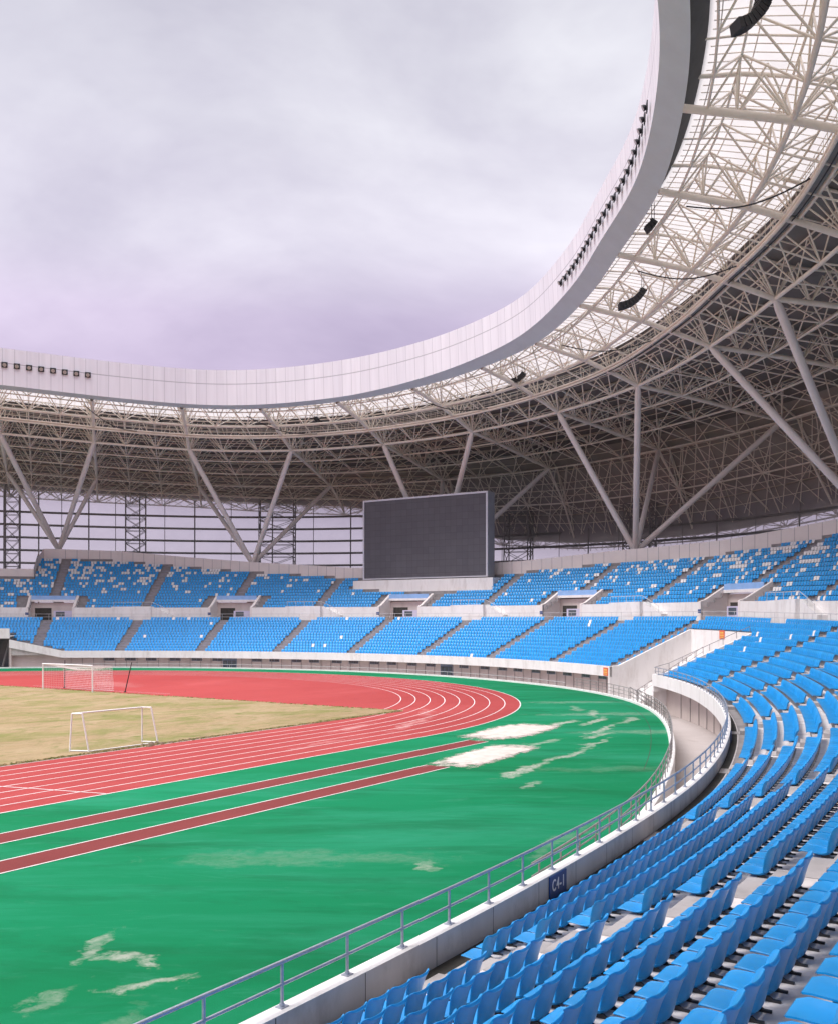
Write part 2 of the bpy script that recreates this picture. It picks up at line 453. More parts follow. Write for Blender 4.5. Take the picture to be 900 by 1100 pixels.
def fascia_material():
    """white cladding panels; seams read from the strip's own uv (metres along, metres up)"""
    m = bpy.data.materials.new('fascia_white'); m.use_nodes = True
    nt = m.node_tree; b = nt.nodes['Principled BSDF']
    b.inputs['Roughness'].default_value = .5
    uv = nt.nodes.new('ShaderNodeUVMap'); sp = nt.nodes.new('ShaderNodeSeparateXYZ')
    nt.links.new(uv.outputs[0], sp.inputs[0])
    def math_(op, a, bval, c=None):
        n = nt.nodes.new('ShaderNodeMath'); n.operation = op
        for k, x in enumerate((a, bval)):
            if isinstance(x, (int, float)): n.inputs[k].default_value = x
            elif x is not None: nt.links.new(x, n.inputs[k])
        return n.outputs[0]
    u = math_('DIVIDE', sp.outputs[0], 1.55)
    fr = math_('FRACT', u, None)
    s1 = math_('LESS_THAN', fr, .035)
    v = math_('SUBTRACT', sp.outputs[1], 2.55)
    s2 = math_('LESS_THAN', math_('ABSOLUTE', v, None), .055)
    sm = math_('MULTIPLY', math_('MAXIMUM', s1, s2), .62)
    cell = math_('FLOOR', u, None)
    wn_ = nt.nodes.new('ShaderNodeTexWhiteNoise'); wn_.noise_dimensions = '1D'
    nt.links.new(cell, wn_.inputs['W'])
    rp = nt.nodes.new('ShaderNodeValToRGB')
    rp.color_ramp.elements[0].color = (.82, .80, .865, 1)
    rp.color_ramp.elements[1].color = (.88, .86, .92, 1)
    nt.links.new(wn_.outputs['Value'], rp.inputs[0])
    mx = nt.nodes.new('ShaderNodeMix'); mx.data_type = 'RGBA'
    nt.links.new(sm, mx.inputs[0]); nt.links.new(rp.outputs[0], mx.inputs[6])
    mx.inputs[7].default_value = (.30, .29, .33, 1)
    mp = nt.nodes.new('ShaderNodeMapping'); mp.inputs['Scale'].default_value = (1.6, .12, 1); nt.links.new(uv.outputs[0], mp.inputs[0])
    nz = nt.nodes.new('ShaderNodeTexNoise'); nz.inputs['Scale'].default_value = 1.0; nz.inputs['Detail'].default_value = 7; nt.links.new(mp.outputs[0], nz.inputs['Vector'])
    r2 = nt.nodes.new('ShaderNodeValToRGB'); r2.color_ramp.elements[0].position = .35; r2.color_ramp.elements[0].color = (.92, .915, .92, 1); r2.color_ramp.elements[1].position = .62
    nt.links.new(nz.outputs[0], r2.inputs[0])
    m3 = nt.nodes.new('ShaderNodeMix'); m3.data_type = 'RGBA'; m3.blend_type = 'MULTIPLY'; m3.inputs[0].default_value = 1
    nt.links.new(mx.outputs[2], m3.inputs[6]); nt.links.new(r2.outputs[0], m3.inputs[7])
    nt.links.new(m3.outputs[2], b.inputs['Base Color'])
    return m
M['fascia'] = fascia_material()

def ground_material(name, base, alt, scale, stains=(), stain_col=(.6, .55, .48), rough=.75, streak=(1, 1, 1), fine=.08, bump=.1, mottles=None, spec=.3, sheen=0.0, rot=0.0):
    """playing surface: broad mottling plus worn patches of their own shape (world ellipses broken up by noise)"""
    m = bpy.data.materials.new(name); m.use_nodes = True
    nt = m.node_tree; b = nt.nodes['Principled BSDF']
    b.inputs['Roughness'].default_value = rough
    b.inputs['Specular IOR Level'].default_value = spec
    b.inputs['Sheen Weight'].default_value = sheen
    b.inputs['Sheen Roughness'].default_value = .35
    L = nt.links.new
    tc = nt.nodes.new('ShaderNodeTexCoord')
    mp = nt.nodes.new('ShaderNodeMapping'); mp.inputs['Scale'].default_value = streak
    if rot:                                   # wear that runs across the pitch in its own direction
        mr = nt.nodes.new('ShaderNodeMapping'); mr.inputs['Rotation'].default_value = (0, 0, -rot)
        L(tc.outputs['Object'], mr.inputs[0]); L(mr.outputs[0], mp.inputs[0])
    else: L(tc.outputs['Object'], mp.inputs[0])
    def noise(sc, det=6, rg=.6, vec=mp.outputs[0], dist=0.0):
        n = nt.nodes.new('ShaderNodeTexNoise'); n.inputs['Scale'].default_value = sc
        n.inputs['Detail'].default_value = det; n.inputs['Roughness'].default_value = rg; n.inputs['Distortion'].default_value = dist
        L(vec, n.inputs['Vector']); return n.outputs[0]
    def ramp(x, p0, p1, c0=(0, 0, 0, 1), c1=(1, 1, 1, 1)):
        r = nt.nodes.new('ShaderNodeValToRGB')
        r.color_ramp.elements[0].position = p0; r.color_ramp.elements[1].position = p1
        r.color_ramp.elements[0].color = c0; r.color_ramp.elements[1].color = c1
        L(x, r.inputs[0]); return r.outputs[0]
    def mix(f, a, c):
        x = nt.nodes.new('ShaderNodeMix'); x.data_type = 'RGBA'
        L(f, x.inputs[0])
        for k, q in ((6, a), (7, c)):
            if isinstance(q, tuple): x.inputs[k].default_value = (*q, 1)
            else: L(q, x.inputs[k])
        return x.outputs[2]
    def mth(op, a, c):
        n = nt.nodes.new('ShaderNodeMath'); n.operation = op
        for k, x in enumerate((a, c)):
            if isinstance(x, (int, float)): n.inputs[k].default_value = x
            elif x is not None: L(x, n.inputs[k])
        return n.outputs[0]
    c = mix(ramp(noise(scale), .35, .68), base, alt)
    if mottles:
        for sc, col, p0, p1, amt in mottles:
            c = mix(mth('MULTIPLY', ramp(noise(sc, 8, .68, dist=.6), p0, p1), amt), c, col)
    f = noise(60, 2, .5, tc.outputs['Object'])
    fm = nt.nodes.new('ShaderNodeMix'); fm.data_type = 'RGBA'; fm.blend_type = 'MULTIPLY'; fm.inputs[0].default_value = 1
    L(c, fm.inputs[6]); L(ramp(f, .3, .7, (1 - fine * 2,) * 3 + (1,), (1 + fine,) * 3 + (1,)), fm.inputs[7])
    c = fm.outputs[2]
    if stains:
        sn = noise(.9, 10, .78, tc.outputs['Object'], 1.0)
        brk = ramp(noise(2.6, 8, .75, tc.outputs['Object'], .8), .36, .60, (.25, .25, .25, 1), (1, 1, 1, 1))
        wz = nt.nodes.new('ShaderNodeTexNoise'); wz.inputs['Scale'].default_value = .55; wz.inputs['Detail'].default_value = 7; wz.inputs['Roughness'].default_value = .65
        L(tc.outputs['Object'], wz.inputs['Vector'])
        v1 = nt.nodes.new('ShaderNodeVectorMath'); v1.operation = 'SUBTRACT'; L(wz.outputs['Color'], v1.inputs[0]); v1.inputs[1].default_value = (.5, .5, .5)
        v2 = nt.nodes.new('ShaderNodeVectorMath'); v2.operation = 'MULTIPLY'; L(v1.outputs[0], v2.inputs[0]); v2.inputs[1].default_value = (3.2, 2.2, 0)
        v3 = nt.nodes.new('ShaderNodeVectorMath'); v3.operation = 'ADD'; L(tc.outputs['Object'], v3.inputs[0]); L(v2.outputs[0], v3.inputs[1])
        tot = None
        for (x, y, ax, ay, ang, strength) in stains:
            q = nt.nodes.new('ShaderNodeMapping'); q.vector_type = 'TEXTURE'
            q.inputs['Location'].default_value = (x, y, 0); q.inputs['Rotation'].default_value = (0, 0, ang)
            q.inputs['Scale'].default_value = (ax, ay, 1000)
            L(v3.outputs[0], q.inputs[0])
            ln = nt.nodes.new('ShaderNodeVectorMath'); ln.operation = 'LENGTH'; L(q.outputs[0], ln.inputs[0])
            d = mth('SUBTRACT', mth('MULTIPLY', sn, 3.0), ln.outputs['Value'])
            k = mth('MULTIPLY', mth('MULTIPLY', ramp(d, .38, 1.55), strength), brk)
            tot = k if tot is None else mth('MAXIMUM', tot, k)
        c = mix(tot, c, stain_col)
    L(c, b.inputs['Base Color'])
    bp = nt.nodes.new('ShaderNodeBump'); bp.inputs['Strength'].default_value = bump; bp.inputs['Distance'].default_value = .01
    L(noise(90, 3, .5, tc.outputs['Object']), bp.inputs['Height'])
    L(bp.outputs[0], b.inputs['Normal'])
    return m
STAINS = [(-8.3, -57.3, 3.0, .40, .08, .9), (-3, -57.0, 3.2, .28, .0, .8), (2.5, -56.3, 2.6, .25, .1, .75), (-11.4, -59.4, .9, .22, .1, .55),
          (-24.7, -63.0, .8, .30, .35, .5), (-34.55, -62.0, .26, 1.1, .25, .7), (-35.2, -63.75, .85, .22, -.7, .7), (-34.3, -60.95, 1.0, .2, .35, .55),
          (-36.6, -62.9, .7, .2, .3, .35), (-37.2, -64.4, 1.2, .3, .2, .2), (-20, -64.8, 3.0, .3, .1, .2), (13.1, -51.4, 3.2, .32, .2, .85), (9.3, -53.8, 4.0, .3, .1, .9), (15, -53.0, 2.8, .4, .2, .75),
          (18, -49.2, 2.6, .4, .4, .8), (11, -50.2, 2.6, .45, .1, .95), (21, -46.5, 2.6, .4, .5, .4), (6, -54.8, 2.4, .3, .0, .75), (0, -53.6, 3.2, .35, 0, .6),
          (9, -56.5, 4.5, 1.1, -.9, .28), (18, -50, 5, 1.2, -.9, .3), (-6, -60.5, 4, .8, -.9, .12), (26, -44, 4, 1.2, -.9, .25), (-26, -60, 4, .9, -.95, .14)]
M['green'] = ground_material('green_surface', (.0015, .182, .066), (.003, .222, .094), .10, STAINS, (.47, .46, .40), .85, (.28, 1.0, 1), .09,
                             mottles=[(.17, (.022, .27, .145), .47, .68, .85), (.42, (.002, .105, .036), .50, .72, .7), (1.1, (.05, .30, .18), .56, .76, .5), (3.5, (.08, .24, .15), .62, .78, .4)], spec=.12, rot=-.985)
M['red'] = ground_material('red_track', (.36, .045, .043), (.42, .060, .057), .06, [(4.8, -42.4, 4.2, .5, .3, .6), (1.0, -40.6, 3.2, .4, .2, .5), (-6, -44.0, 3.5, .3, .1, .35), (12, -39, 3, .5, .6, .35), (-30, -42, 5, .4, 0, .25), (20, 5, 6, 2, 1.2, .25)], (.60, .36, .34), rough=.65, streak=(.5, 1, 1), fine=.10,
                           mottles=[(.11, (.50, .105, .10), .50, .78, .55), (.6, (.28, .034, .033), .52, .78, .5)], spec=.18)
M['red_dark'] = ground_material('red_runway', (.185, .023, .021), (.23, .033, .031), .3, (), rough=.7, streak=(.5, 1, 1), fine=.12)
M['grass'] = ground_material('dry_grass', (.32, .225, .12), (.385, .285, .165), .12, (), rough=.95, streak=(.7, 1.2, 1), fine=.16, bump=.5,
                             mottles=[(.35, (.44, .34, .22), .5, .72, .6), (.9, (.20, .15, .07), .48, .70, .5), (.20, (.17, .185, .04), .47, .62, .75), (.55, (.12, .15, .025), .56, .68, .8), (1.8, (.17, .18, .05), .54, .68, .65), (5.0, (.20, .16, .08), .5, .72, .5)])
M['walk'] = ground_material('walkway_concrete', (.50, .44, .42), (.58, .52, .50), .3, (), rough=.85, fine=.08,
                            mottles=[(.25, (.27, .21, .19), .55, .75, .6)])

# ------------------------------------------------------------------ heights along the bowl
def zc(s):                                   # top of the front wall of the lower tier
    return np.interp(s, [-200, -100, -55, -44, 200], [1.6, 1.6, 2.08, 2.28, 2.28])
def rise(s):
    return np.interp(s, [-112, -50], [.336, .370])
def ramp_up(s):                              # the front wall climbs towards the far gate
    return np.interp(s, [44.6, 51.7], [0, 1.62])
TREAD, U_TREAD, O0 = .80, .84, 1.08                        # row 0 tread reaches O0, each next one TREAD further out
NLOW = 13
def ko(s):
    f = np.clip((np.asarray(s, float) + 124) / 44, 0, 1); return 1.2 + 1.5 * f * f * (3 - 2 * f)   # walkway width between kerb and stand
def zrow(s, k): return zc(s) - .5 + rise(s) * k
O_WALK = O0 + .43 + (NLOW - 1) * TREAD             # back edge of the last lower row
O_MID = 13.0
def zwalk(s): return zrow(s, NLOW)
def zmid(s): return zwalk(s) + 1.95
def nup(s): return np.interp(s, [-150, -90, -66, -45, -33, -20, -9, 4, 13, 26, 35, 43, 50, 51.4, 51.5, 90], [18, 18, 17, 14.6, 12, 11.6, 10, 9, 9.6, 12.4, 14.6, 17, 17.6, 17.6, 10.2, 10.2])
U_O0, U_RISE = 13.77, .47
def zup(s, m): return zmid(s) - .5 + U_RISE * m
AISLES = [-151.4, -139.3, -127.3, -114.9, -102.7, -90.6, -78.6, -66.6, -43.4, -32.3, -20.8, -9.25, 2.3, 13.85, 25.4, 37.0, 48.5, 60.0]
def aisle_s(q, k): return q + .2 * k * min(max((-q - 80) / 25, 0), 1)     # the lower aisles of the straight run slightly askew
UP_AISLES = [-102.7, -90.6, -78.6, -66.6, -55.0, -43.4, -32.3, -20.8, -9.25, 2.3, 13.85, 25.4, 37.0, 48.5]
VOMS = [-90.6, -66.6, -43.4, -20.8, 2.3, 25.4, 48.5]
BUMPS = [-78.6, -55.0, -32.3, -9.25, 13.85, 37.0]
TUN0, TUN1 = -54.6, -44.9                     # the players' tunnel through the lower tier
TUN_ROWS = 10
GATE0, GATE1 = 51.7, 62.0
S0, S1 = -170.0, 66.0

# ------------------------------------------------------------------ ground
WK = -1.3                                    # level of the sunken walkway in front of the stand
def flat(name, pts_grid, z, mat, kind='structure'):
    mb = MB(); P = np.concatenate([pts_grid, np.full(pts_grid.shape[:2] + (1,), z)], -1)
    mb.grid(P); o = mb.build(name, mat)
    return tag(o, kind=kind)
g = np.stack(np.meshgrid(np.linspace(-3000, 3000, 13), np.linspace(-3000, 3000, 13), indexing='ij'), -1)
flat('ground', g, WK - .1, M['asphalt'])
ss = np.arange(-175.5, 176, .75)
pe, ne = BOWL.at(ss, -ko(ss))
def inward_grid(p, c=24):                    # fill from a boundary line down to y-mirrored centre line
    cx = np.clip(p[:, 0], -100, 8)
    t = np.linspace(0, 1, c)[:, None, None]
    core = np.stack([np.minimum(cx, 8), np.zeros(len(p))], -1)
    return np.transpose((p[None] * t + core[None] * (1 - t)), (1, 0, 2))
flat('green_surround', inward_grid(pe), 0.0, M['green'])
po, _ = BOWL.at(ss, 3.2)
flat('walkway', np.stack([pe, po], 1), WK, M['walk'])

RIN, LANE = 37.0, 1.22
ROUT = RIN + 8 * LANE
def stadium_line(r, x0=-150, n=90):
    a = np.linspace(-math.pi / 2, math.pi / 2, n)
    arc = np.c_[r * np.cos(a), r * np.sin(a)]
    xs = np.linspace(x0, -.4, 60)
    return np.r_[np.c_[xs, np.full(60, -r)], arc, np.c_[xs[::-1], np.full(60, r)]]
outer = stadium_line(ROUT)
core = np.c_[np.clip(outer[:, 0], -150, 0), np.zeros(len(outer))]
t = np.linspace(0, 1, 10)[None, :, None]
flat('running_track', outer[:, None] * t + core[:, None] * (1 - t), .004, M['red'])
# infield turf: straight edge along lane one, goal end at x = 12, ragged by a few centimetres
gx = np.linspace(-150, 11.95, 160); gy = np.linspace(-36.85, 36.85, 60)
G = np.stack(np.meshgrid(gx, gy, indexing='ij'), -1)
G[-1, :, 0] += RNG.normal(0, .10, 60); G[:, 0, 1] += RNG.normal(0, .05, 160)
Gz = np.concatenate([G, (0.03 + RNG.normal(0, .008, G.shape[:2]))[..., None]], -1)
mb = MB(); mb.grid(Gz); tag(mb.build('infield_grass', M['grass'], smooth='all'), kind='structure')
mb = MB()                                     # the kerb drain between turf and lane one
mb.add([(-150, -36.98, .014), (12.1, -36.98, .014), (12.1, -36.8, .014), (-150, -36.8, .014)], [(0, 1, 2, 3)])
tag(mb.build('turf_drain', M['soil']), kind='structure')

mb = MB()                                     # tufts standing above the worn turf and along its edges
nt_ = 9000
tx = np.r_[RNG.uniform(-48, 11.8, 6000), RNG.uniform(-46, 12.0, 2200), 11.95 + RNG.normal(0, .07, 800)]
ty = np.r_[-36.8 + 50 * RNG.uniform(0, 1, 6000) ** 1.6, -36.88 + np.abs(RNG.normal(0, .10, 2200)), RNG.uniform(-36.8, 30, 800)]
keep = np.zeros(nt_, bool)
_w = np.sin(tx * .55 + np.sin(ty * .7) * 1.5) + np.sin(ty * .9 - tx * .3) + RNG.normal(0, .5, nt_) > -.3
keep[6000:] = RNG.random(3000) < .8
for x, y, isedge in zip(tx[keep], ty[keep], (np.arange(nt_) >= 6000)[keep]):
    h_ = RNG.uniform(.02, .05) * (1.25 if isedge else 1); w_ = RNG.uniform(.04, .14); a_ = RNG.uniform(0, math.pi); c_ = 0 if RNG.random() < .45 else 1
    for q in (0, 1.6):
        dx, dy = w_ * math.cos(a_ + q), w_ * math.sin(a_ + q)
        mb.add([(x - dx, y - dy, .02), (x + dx, y + dy, .02), (x + dx * .7 + .02, y + dy * .7, .03 + h_), (x - dx * .6, y - dy * .6, .03 + h_ * .8)], [(0, 1, 2, 3)], c_)
M['tuft_green'] = material('tuft_green', (.25, .27, .09), .95, .3, 4)
M['tuft_straw'] = material('tuft_straw', (.52, .40, .23), .95, .25, 4)
tag(mb.build('grass', [M['tuft_green'], M['tuft_straw']]), 'thin dry and green tufts standing over the worn infield turf', 'grass', kind='stuff')
def ribbon(mb, P, w, z):
    P = np.asarray(P, float); t = np.gradient(P, axis=0); t /= np.linalg.norm(t, axis=1)[:, None]
    n = np.c_[t[:, 1], -t[:, 0]] * w / 2
    mb.grid(np.stack([np.c_[P - n, np.full(len(P), z)], np.c_[P + n, np.full(len(P), z)]], 1))
mb = MB()
for k in range(9):
    ribbon(mb, stadium_line(RIN + k * LANE), .075 if k < 8 else .09, .009)
tag(mb.build('lane_lines', M['line_white']), kind='structure')
mb = MB()
ribbon(mb, [(-22.6, -46.7), (-23.4, -43.5), (-24.3, -40.2), (-25.0, -37.1)], .08, .0125)
ribbon(mb, [(22.5, 43.2), (19.6, 37.7), (17.2, 33.2)], .08, .0125)
ribbon(mb, [(14, 10), (13.5, 0), (14, -10)], .07, .0125)
tag(mb.build('track_markings', M['line_white']), kind='structure')

mb = MB()                                     # drain slot a metre inside the kerb
s_ = np.arange(-96, -40, .5); ribbon(mb, BOWL.at(s_, -ko(s_) - 1.15)[0], .028, .006)
tag(mb.build('drain_slot', M['drain']), kind='structure')
Y1, Y2 = -(ROUT + 2.975), -(ROUT + 6.153)
for nm, yy, w, xe in (('inner_runway', Y1, 1.245, -.3), ('outer_runway', Y2, 1.224, -9.4)):
    mb = MB(); xs = np.linspace(-150, xe, 40)
    mb.grid(np.stack([np.c_[xs, np.full(40, yy - w), np.full(40, .004)], np.c_[xs, np.full(40, yy), np.full(40, .004)]], 1))
    tag(mb.build(nm, M['red_dark']), kind='structure')
    mb = MB()
    for y in (yy, yy - w): ribbon(mb, np.c_[xs, np.full(40, y)], .07, .009)
    tag(mb.build('runway_lines', M['line_white']), kind='structure')

def sand(name, outline, label):
    P = np.array(outline); c = P.mean(0)
    ang = np.linspace(0, 1, len(P) * 8, endpoint=False) * len(P)
    i = ang.astype(int); fr = (ang - i)[:, None]
    Q = P[i] * (1 - fr) + P[(i + 1) % len(P)] * fr
    for _ in range(3): Q = (np.roll(Q, 1, 0) + 2 * Q + np.roll(Q, -1, 0)) / 4
    Q = np.r_[Q, Q[:1]]
    rings = np.array([0, .3, .6, .8, .92, 1.12]); hs = np.array([.035, .04, .035, .03, .022, .012])
    V = np.concatenate([c + (Q - c)[:, None] * rings[None, :, None], np.broadcast_to(hs, (len(Q), 6))[..., None]], -1)
    V[-1] = V[0]
    UVs = np.broadcast_to(np.stack([rings, rings * 0], -1), V.shape[:2] + (2,))
    mb = MB(); mb.grid(V, uv=UVs); o = mb.build(name, M['sand'], smooth='all')
    return tag(o, label, 'sand', kind='stuff')
sand('sand', [(-9.6, -52.9), (-7.95, -52.47), (-5.83, -52.16), (-3.42, -51.98), (-1.06, -51.82), (-.33, -52.85), (-.31, -53.94), (-.9, -54.64), (-3.96, -54.98), (-7.22, -55.22), (-9.37, -55.19), (-9.76, -54.01)], 'pale sand heap spread over the end of the outer runway')
sand('sand', [(.57, -48.2), (2.54, -48.17), (5.76, -47.61), (8.2, -47.56), (9.39, -48.13), (9.58, -49.24), (9.83, -50.83), (7.69, -51.46), (4.4, -51.83), (1.8, -51.96), (.85, -51.29), (-.58, -50.65)], 'pale sand spread past the end of the inner runway')
mb = MB()
for _ in range(46):                           # dug-up earth beside the small goal
    x = RNG.uniform(-13.6, -7.5); y = -36.75 + RNG.normal(0, .16)
    r = RNG.uniform(.05, .15) * (1.3 if -12.2 < x < -10.8 else .7)
    n = 6
    a = np.linspace(0, 2 * math.pi, n + 1)
    V = np.array([[(x + r * q * math.cos(w) * 1.5, y + r * q * math.sin(w), h * r * 1.1) for q, h in ((0, 1), (.6, .75), (1, 0))] for w in a])
    mb.grid(V)
tag(mb.build('soil', M['soil'], smooth='all'), 'clods of dark dug-up earth at the turf edge beside the small goal', 'soil', kind='stuff')

# kerb round the green surface
mb = MB()
s_ = np.arange(-160, 66, .75)
prof = [(-.2, 0.0), (-.2, .16), (.1, .16), (.1, WK - .05)]
mb.grid(np.stack([np.concatenate([BOWL.at(s_, o - ko(s_))[0], np.full((len(s_), 1), z)], -1) for o, z in prof], 1))
tag(mb.build('kerb', M['wall_white']), kind='structure')

# ------------------------------------------------------------------ grandstand
stand = thing('grandstand', 'curved two-tier concrete grandstand wrapping round the end of the running track', 'grandstand')
def sgrid(srange, prof, curve=BOWL):
    """prof: list of (offset, z) where each may be scalars or arrays over s"""
    cols = []
    for o, z in prof:
        o = np.broadcast_to(np.asarray(o, float), srange.shape); z = np.broadcast_to(np.asarray(z, float), srange.shape)
        p, _ = curve.at(srange, o)
        cols.append(np.c_[p, z])
    return np.stack(cols, 1)
def segs(a, b, step=.5):
    n = max(2, int(abs(b - a) / step) + 1)
    return np.linspace(a, b, n)

mb = MB()
for a, b, k0 in ((S0, TUN0, 0), (TUN0, TUN1, TUN_ROWS), (TUN1, GATE0, 0), (GATE0, S1, 7)):
    s = segs(a, b)
    prof, mats = [], []
    for k in range(k0, NLOW):
        o_in = .25 if k == 0 else (O0 + .43 if k == k0 else O0) + (k - 1) * TREAD
        if k == k0 and k0 > 0: prof.append((o_in, zrow(s, k) - .6))
        prof += [(o_in, zrow(s, k)), (o_in + (.40 if k else .35), zrow(s, k)), (O0 + k * TREAD, zrow(s, k))]
    prof += [(O0 + (NLOW - 1) * TREAD, zwalk(s)), (O_MID + .3, zwalk(s))]
    mats = []
    for (p, q) in zip(prof[:-1], prof[1:]):
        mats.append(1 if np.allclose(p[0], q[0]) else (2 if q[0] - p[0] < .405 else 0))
    mb.grid(sgrid(s, prof), np.array(mats)[None, :])
mb.build('lower_terrace', [M['concrete_tread'], M['concrete_riser'], M['concrete_pale']], stand)
mb = MB()
s = segs(S0, TUN0 - .2)
mb.grid(sgrid(s, [(.25, zrow(s, 0) + .004), (.55, zrow(s, 0) + .004)]))  # dark gutter strip, its colour also holding the shadow line along the wall
mb.build('drain_shadow_strip', M['drain'], stand)

# front wall (coping) of the lower tier, its fascia overhanging the recessed wall below
mb = MB()
for a, b in ((S0, TUN0), (TUN1, GATE0)):
    s = segs(a, b)
    top = zc(s) + ramp_up(s); bot = top - .98 - .1 * ramp_up(s)
    mb.grid(sgrid(s, [(1.3, bot + .02), (0.0, bot), (0.0, top), (.26, top), (.26, zrow(s, 0) - .1)]), np.array([2, 1, 1, 0])[None, :])  # fascia underside in darker concrete, painting in the shadow beneath it
    for e in (0, -1):
        c = sgrid(s[[e]], [(0.0, bot[e]), (.26, bot[e] + .002), (.26, top[e]), (0.0, top[e])])[0]
        mb.add(c, [(0, 1, 2, 3)])
mb.build('front_parapet', [M['coping'], M['wall_white'], M['concrete']], stand)
mb = MB()
for q in np.arange(S0 + 1, TUN0, 1.95):       # joints in the parapet seen from the seats
    p = sgrid(np.array([q - .008, q + .008]), [(.263, zc(q) - .5), (.263, zc(q) - .012)])
    mb.grid(p)
o = mb.build('parapet_joints', M['drain'], stand); o['kind'] = 'stuff'
mb = MB()
for a, b in ((S0, TUN0), (TUN1, GATE0)):
    s = segs(a, b)
    mb.grid(sgrid(s, [(1.25, WK - .02), (1.25, zc(s) + ramp_up(s) - .9)]))
mb.build('undercroft_wall', M['wall_cream'], stand)

# windows and doors of the recessed wall
wins = list(np.arange(-41, 40, 3.05)) + list(np.arange(-120, -58, 4.2))
for i, q in enumerate(wins):
    if any(abs(q - d) < 1.9 for d in (21.0, -13.5, -68.0)): continue
    q = q + RNG.uniform(-.35, .35)
    p, n = BOWL.at(float(q), 1.235); rot = math.atan2(n[1], n[0]) - math.pi / 2
    zt = float(zc(q)) - 1.22
    f = MB(); f.box((p[0], p[1], zt), (1.55, .05, .44), rot)
    fo = f.build('window', M['frame_blue'], stand)
    gl = MB(); p2, _ = BOWL.at(float(q), 1.205)
    for dx in (-.37, .37):
        gl.box((p2[0] + dx * math.cos(rot), p2[1] + dx * math.sin(rot), zt), (.66, .03, .35), rot)
    gl.build('pane', M['glass_dark'], fo)
for q in (21.0, -13.5):
    p, n = BOWL.at(q, 1.22); rot = math.atan2(n[1], n[0]) - math.pi / 2
    f = MB(); f.box((p[0], p[1], .02), (2.1, .08, 2.4), rot); fo = f.build('door', M['frame_blue'], stand)
    gl = MB(); p2, _ = BOWL.at(q, 1.165)
    for dx in (-.66, 0, .66):
        for zz in (-.62, .02, .66):
            gl.box((p2[0] + dx * math.cos(rot), p2[1] + dx * math.sin(rot), zz), (.56, .04, .54), rot)
    gl.build('pane', M['glass_dark'], fo)
for q in np.r_[np.arange(-42, 44, 1.53), np.arange(-100, -56, 2.6)]:            # downpipes on the recessed wall
    mb = MB(); mb.bars([BOWL.pt(q, 1.2, WK)], [BOWL.pt(q, 1.2, float(zc(q)) - .95)], .03, 4)
    mb.build('wall_pipe', M['rail_brown'], stand)

# aisle stairs
def stairs(name, q0, tier, k0, k1):
    mb = MB()
    q = q0
    for k in range(k0, k1):
        if tier == 0: q = aisle_s(q0, k)
        zf = zrow(q, k) if tier == 0 else zup(q, k)
        rz = float(rise(q)) if tier == 0 else U_RISE
        oe = (O0 + k * TREAD if tier == 0 else U_O0 + k * U_TREAD)
        p = [BOWL.at(q, oe - .40)[0], BOWL.at(q, oe - .003)[0]]
        n = BOWL.at(q, 0)[1]; tdir = np.array([-n[1], n[0]]) * .58
        c = [p[0] - tdir, p[0] + tdir, p[1] + tdir, p[1] - tdir]
        mb.hexa([(*x, zf + .004) for x in c], [(*x, zf + rz / 2) for x in c])
        p = [BOWL.at(q, oe - (TREAD if tier == 0 else U_TREAD) + .003)[0], BOWL.at(q, oe - .40)[0]]
        c = [p[0] - tdir, p[0] + tdir, p[1] + tdir, p[1] - tdir]
        mb.hexa([(*x, zf + .003) for x in c], [(*x, zf + .012) for x in c])
    mb.build(name, M['concrete'] if (tier == 0 and q0 < -45) else M['stair_grey'], stand)
for q in AISLES:
    if q < S0 or q > S1: continue
    stairs('aisle_stairs', q, 0, 7 if q > GATE0 else 0, NLOW)
for q in UP_AISLES:
    stairs('aisle_stairs', q, 1, 4 if q in VOMS else 0, int(nup(q)))

# players' tunnel: two raking side walls, end wall, floor, handrail
mb = MB()
for q, sg in ((TUN1, 1), (TUN0, -1)):
    s0 = q; s1 = q + sg * .3
    o_l = np.r_[0, np.linspace(1.0, O0 + .43 + (TUN_ROWS - 1) * TREAD, 16), O0 + .43 + (TUN_ROWS - 1) * TREAD + .3]
    ztop = np.interp(o_l, [0, 1.0, O0 + .43 + (TUN_ROWS - 1) * TREAD, 20], [float(zc(q)), float(zc(q)) + .1, float(zrow(q, TUN_ROWS)) + .32, float(zrow(q, TUN_ROWS)) + .34])
    A = np.array([[BOWL.pt(s0, o, WK - .02), BOWL.pt(s0, o, z + .003), BOWL.pt(s1, o, z + .003), BOWL.pt(s1, o, z - 1.5)] for o, z in zip(o_l, ztop)])
    mb.grid(A)
    mb.add([BOWL.pt(s0, -.002, WK - .02), BOWL.pt(s0, -.002, float(zc(q)) + .003), BOWL.pt(s1, -.002, float(zc(q)) + .003), BOWL.pt(s1, -.002, WK - .02)], [(0, 1, 2, 3)])
ob = O0 + (TUN_ROWS - 1) * TREAD + .43
s = segs(TUN0, TUN1)
mb.grid(sgrid(s, [(ob - .02, WK - .02), (ob - .02, zrow(s, TUN_ROWS) + .30), (ob + .25, zrow(s, TUN_ROWS) + .30), (ob + .25, zrow(s, TUN_ROWS) - .1)]))
mb.build('tunnel_wall', M['wall_white'], stand)
mb = MB()
mb.grid(sgrid(s, [(-2.6, WK + .006), (ob, WK + .006)]))
mb.build('tunnel_floor', M['walk'], stand)
mb = MB()                                     # raised stair bank along the far side of the tunnel
A, B = [], []
for i in range(9):
    o0 = 1.4 + i * .85
    for (sa, sb) in ((TUN1 - 2.6, TUN1 - .05),):
        b_ = [BOWL.pt(sa, o0, WK), BOWL.pt(sb, o0, WK), BOWL.pt(sb, ob - .05, WK), BOWL.pt(sa, ob - .05, WK)]
        zt = WK + .5 * (i + 1)
        mb.hexa(b_, [np.array([q[0], q[1], zt]) for q in b_])
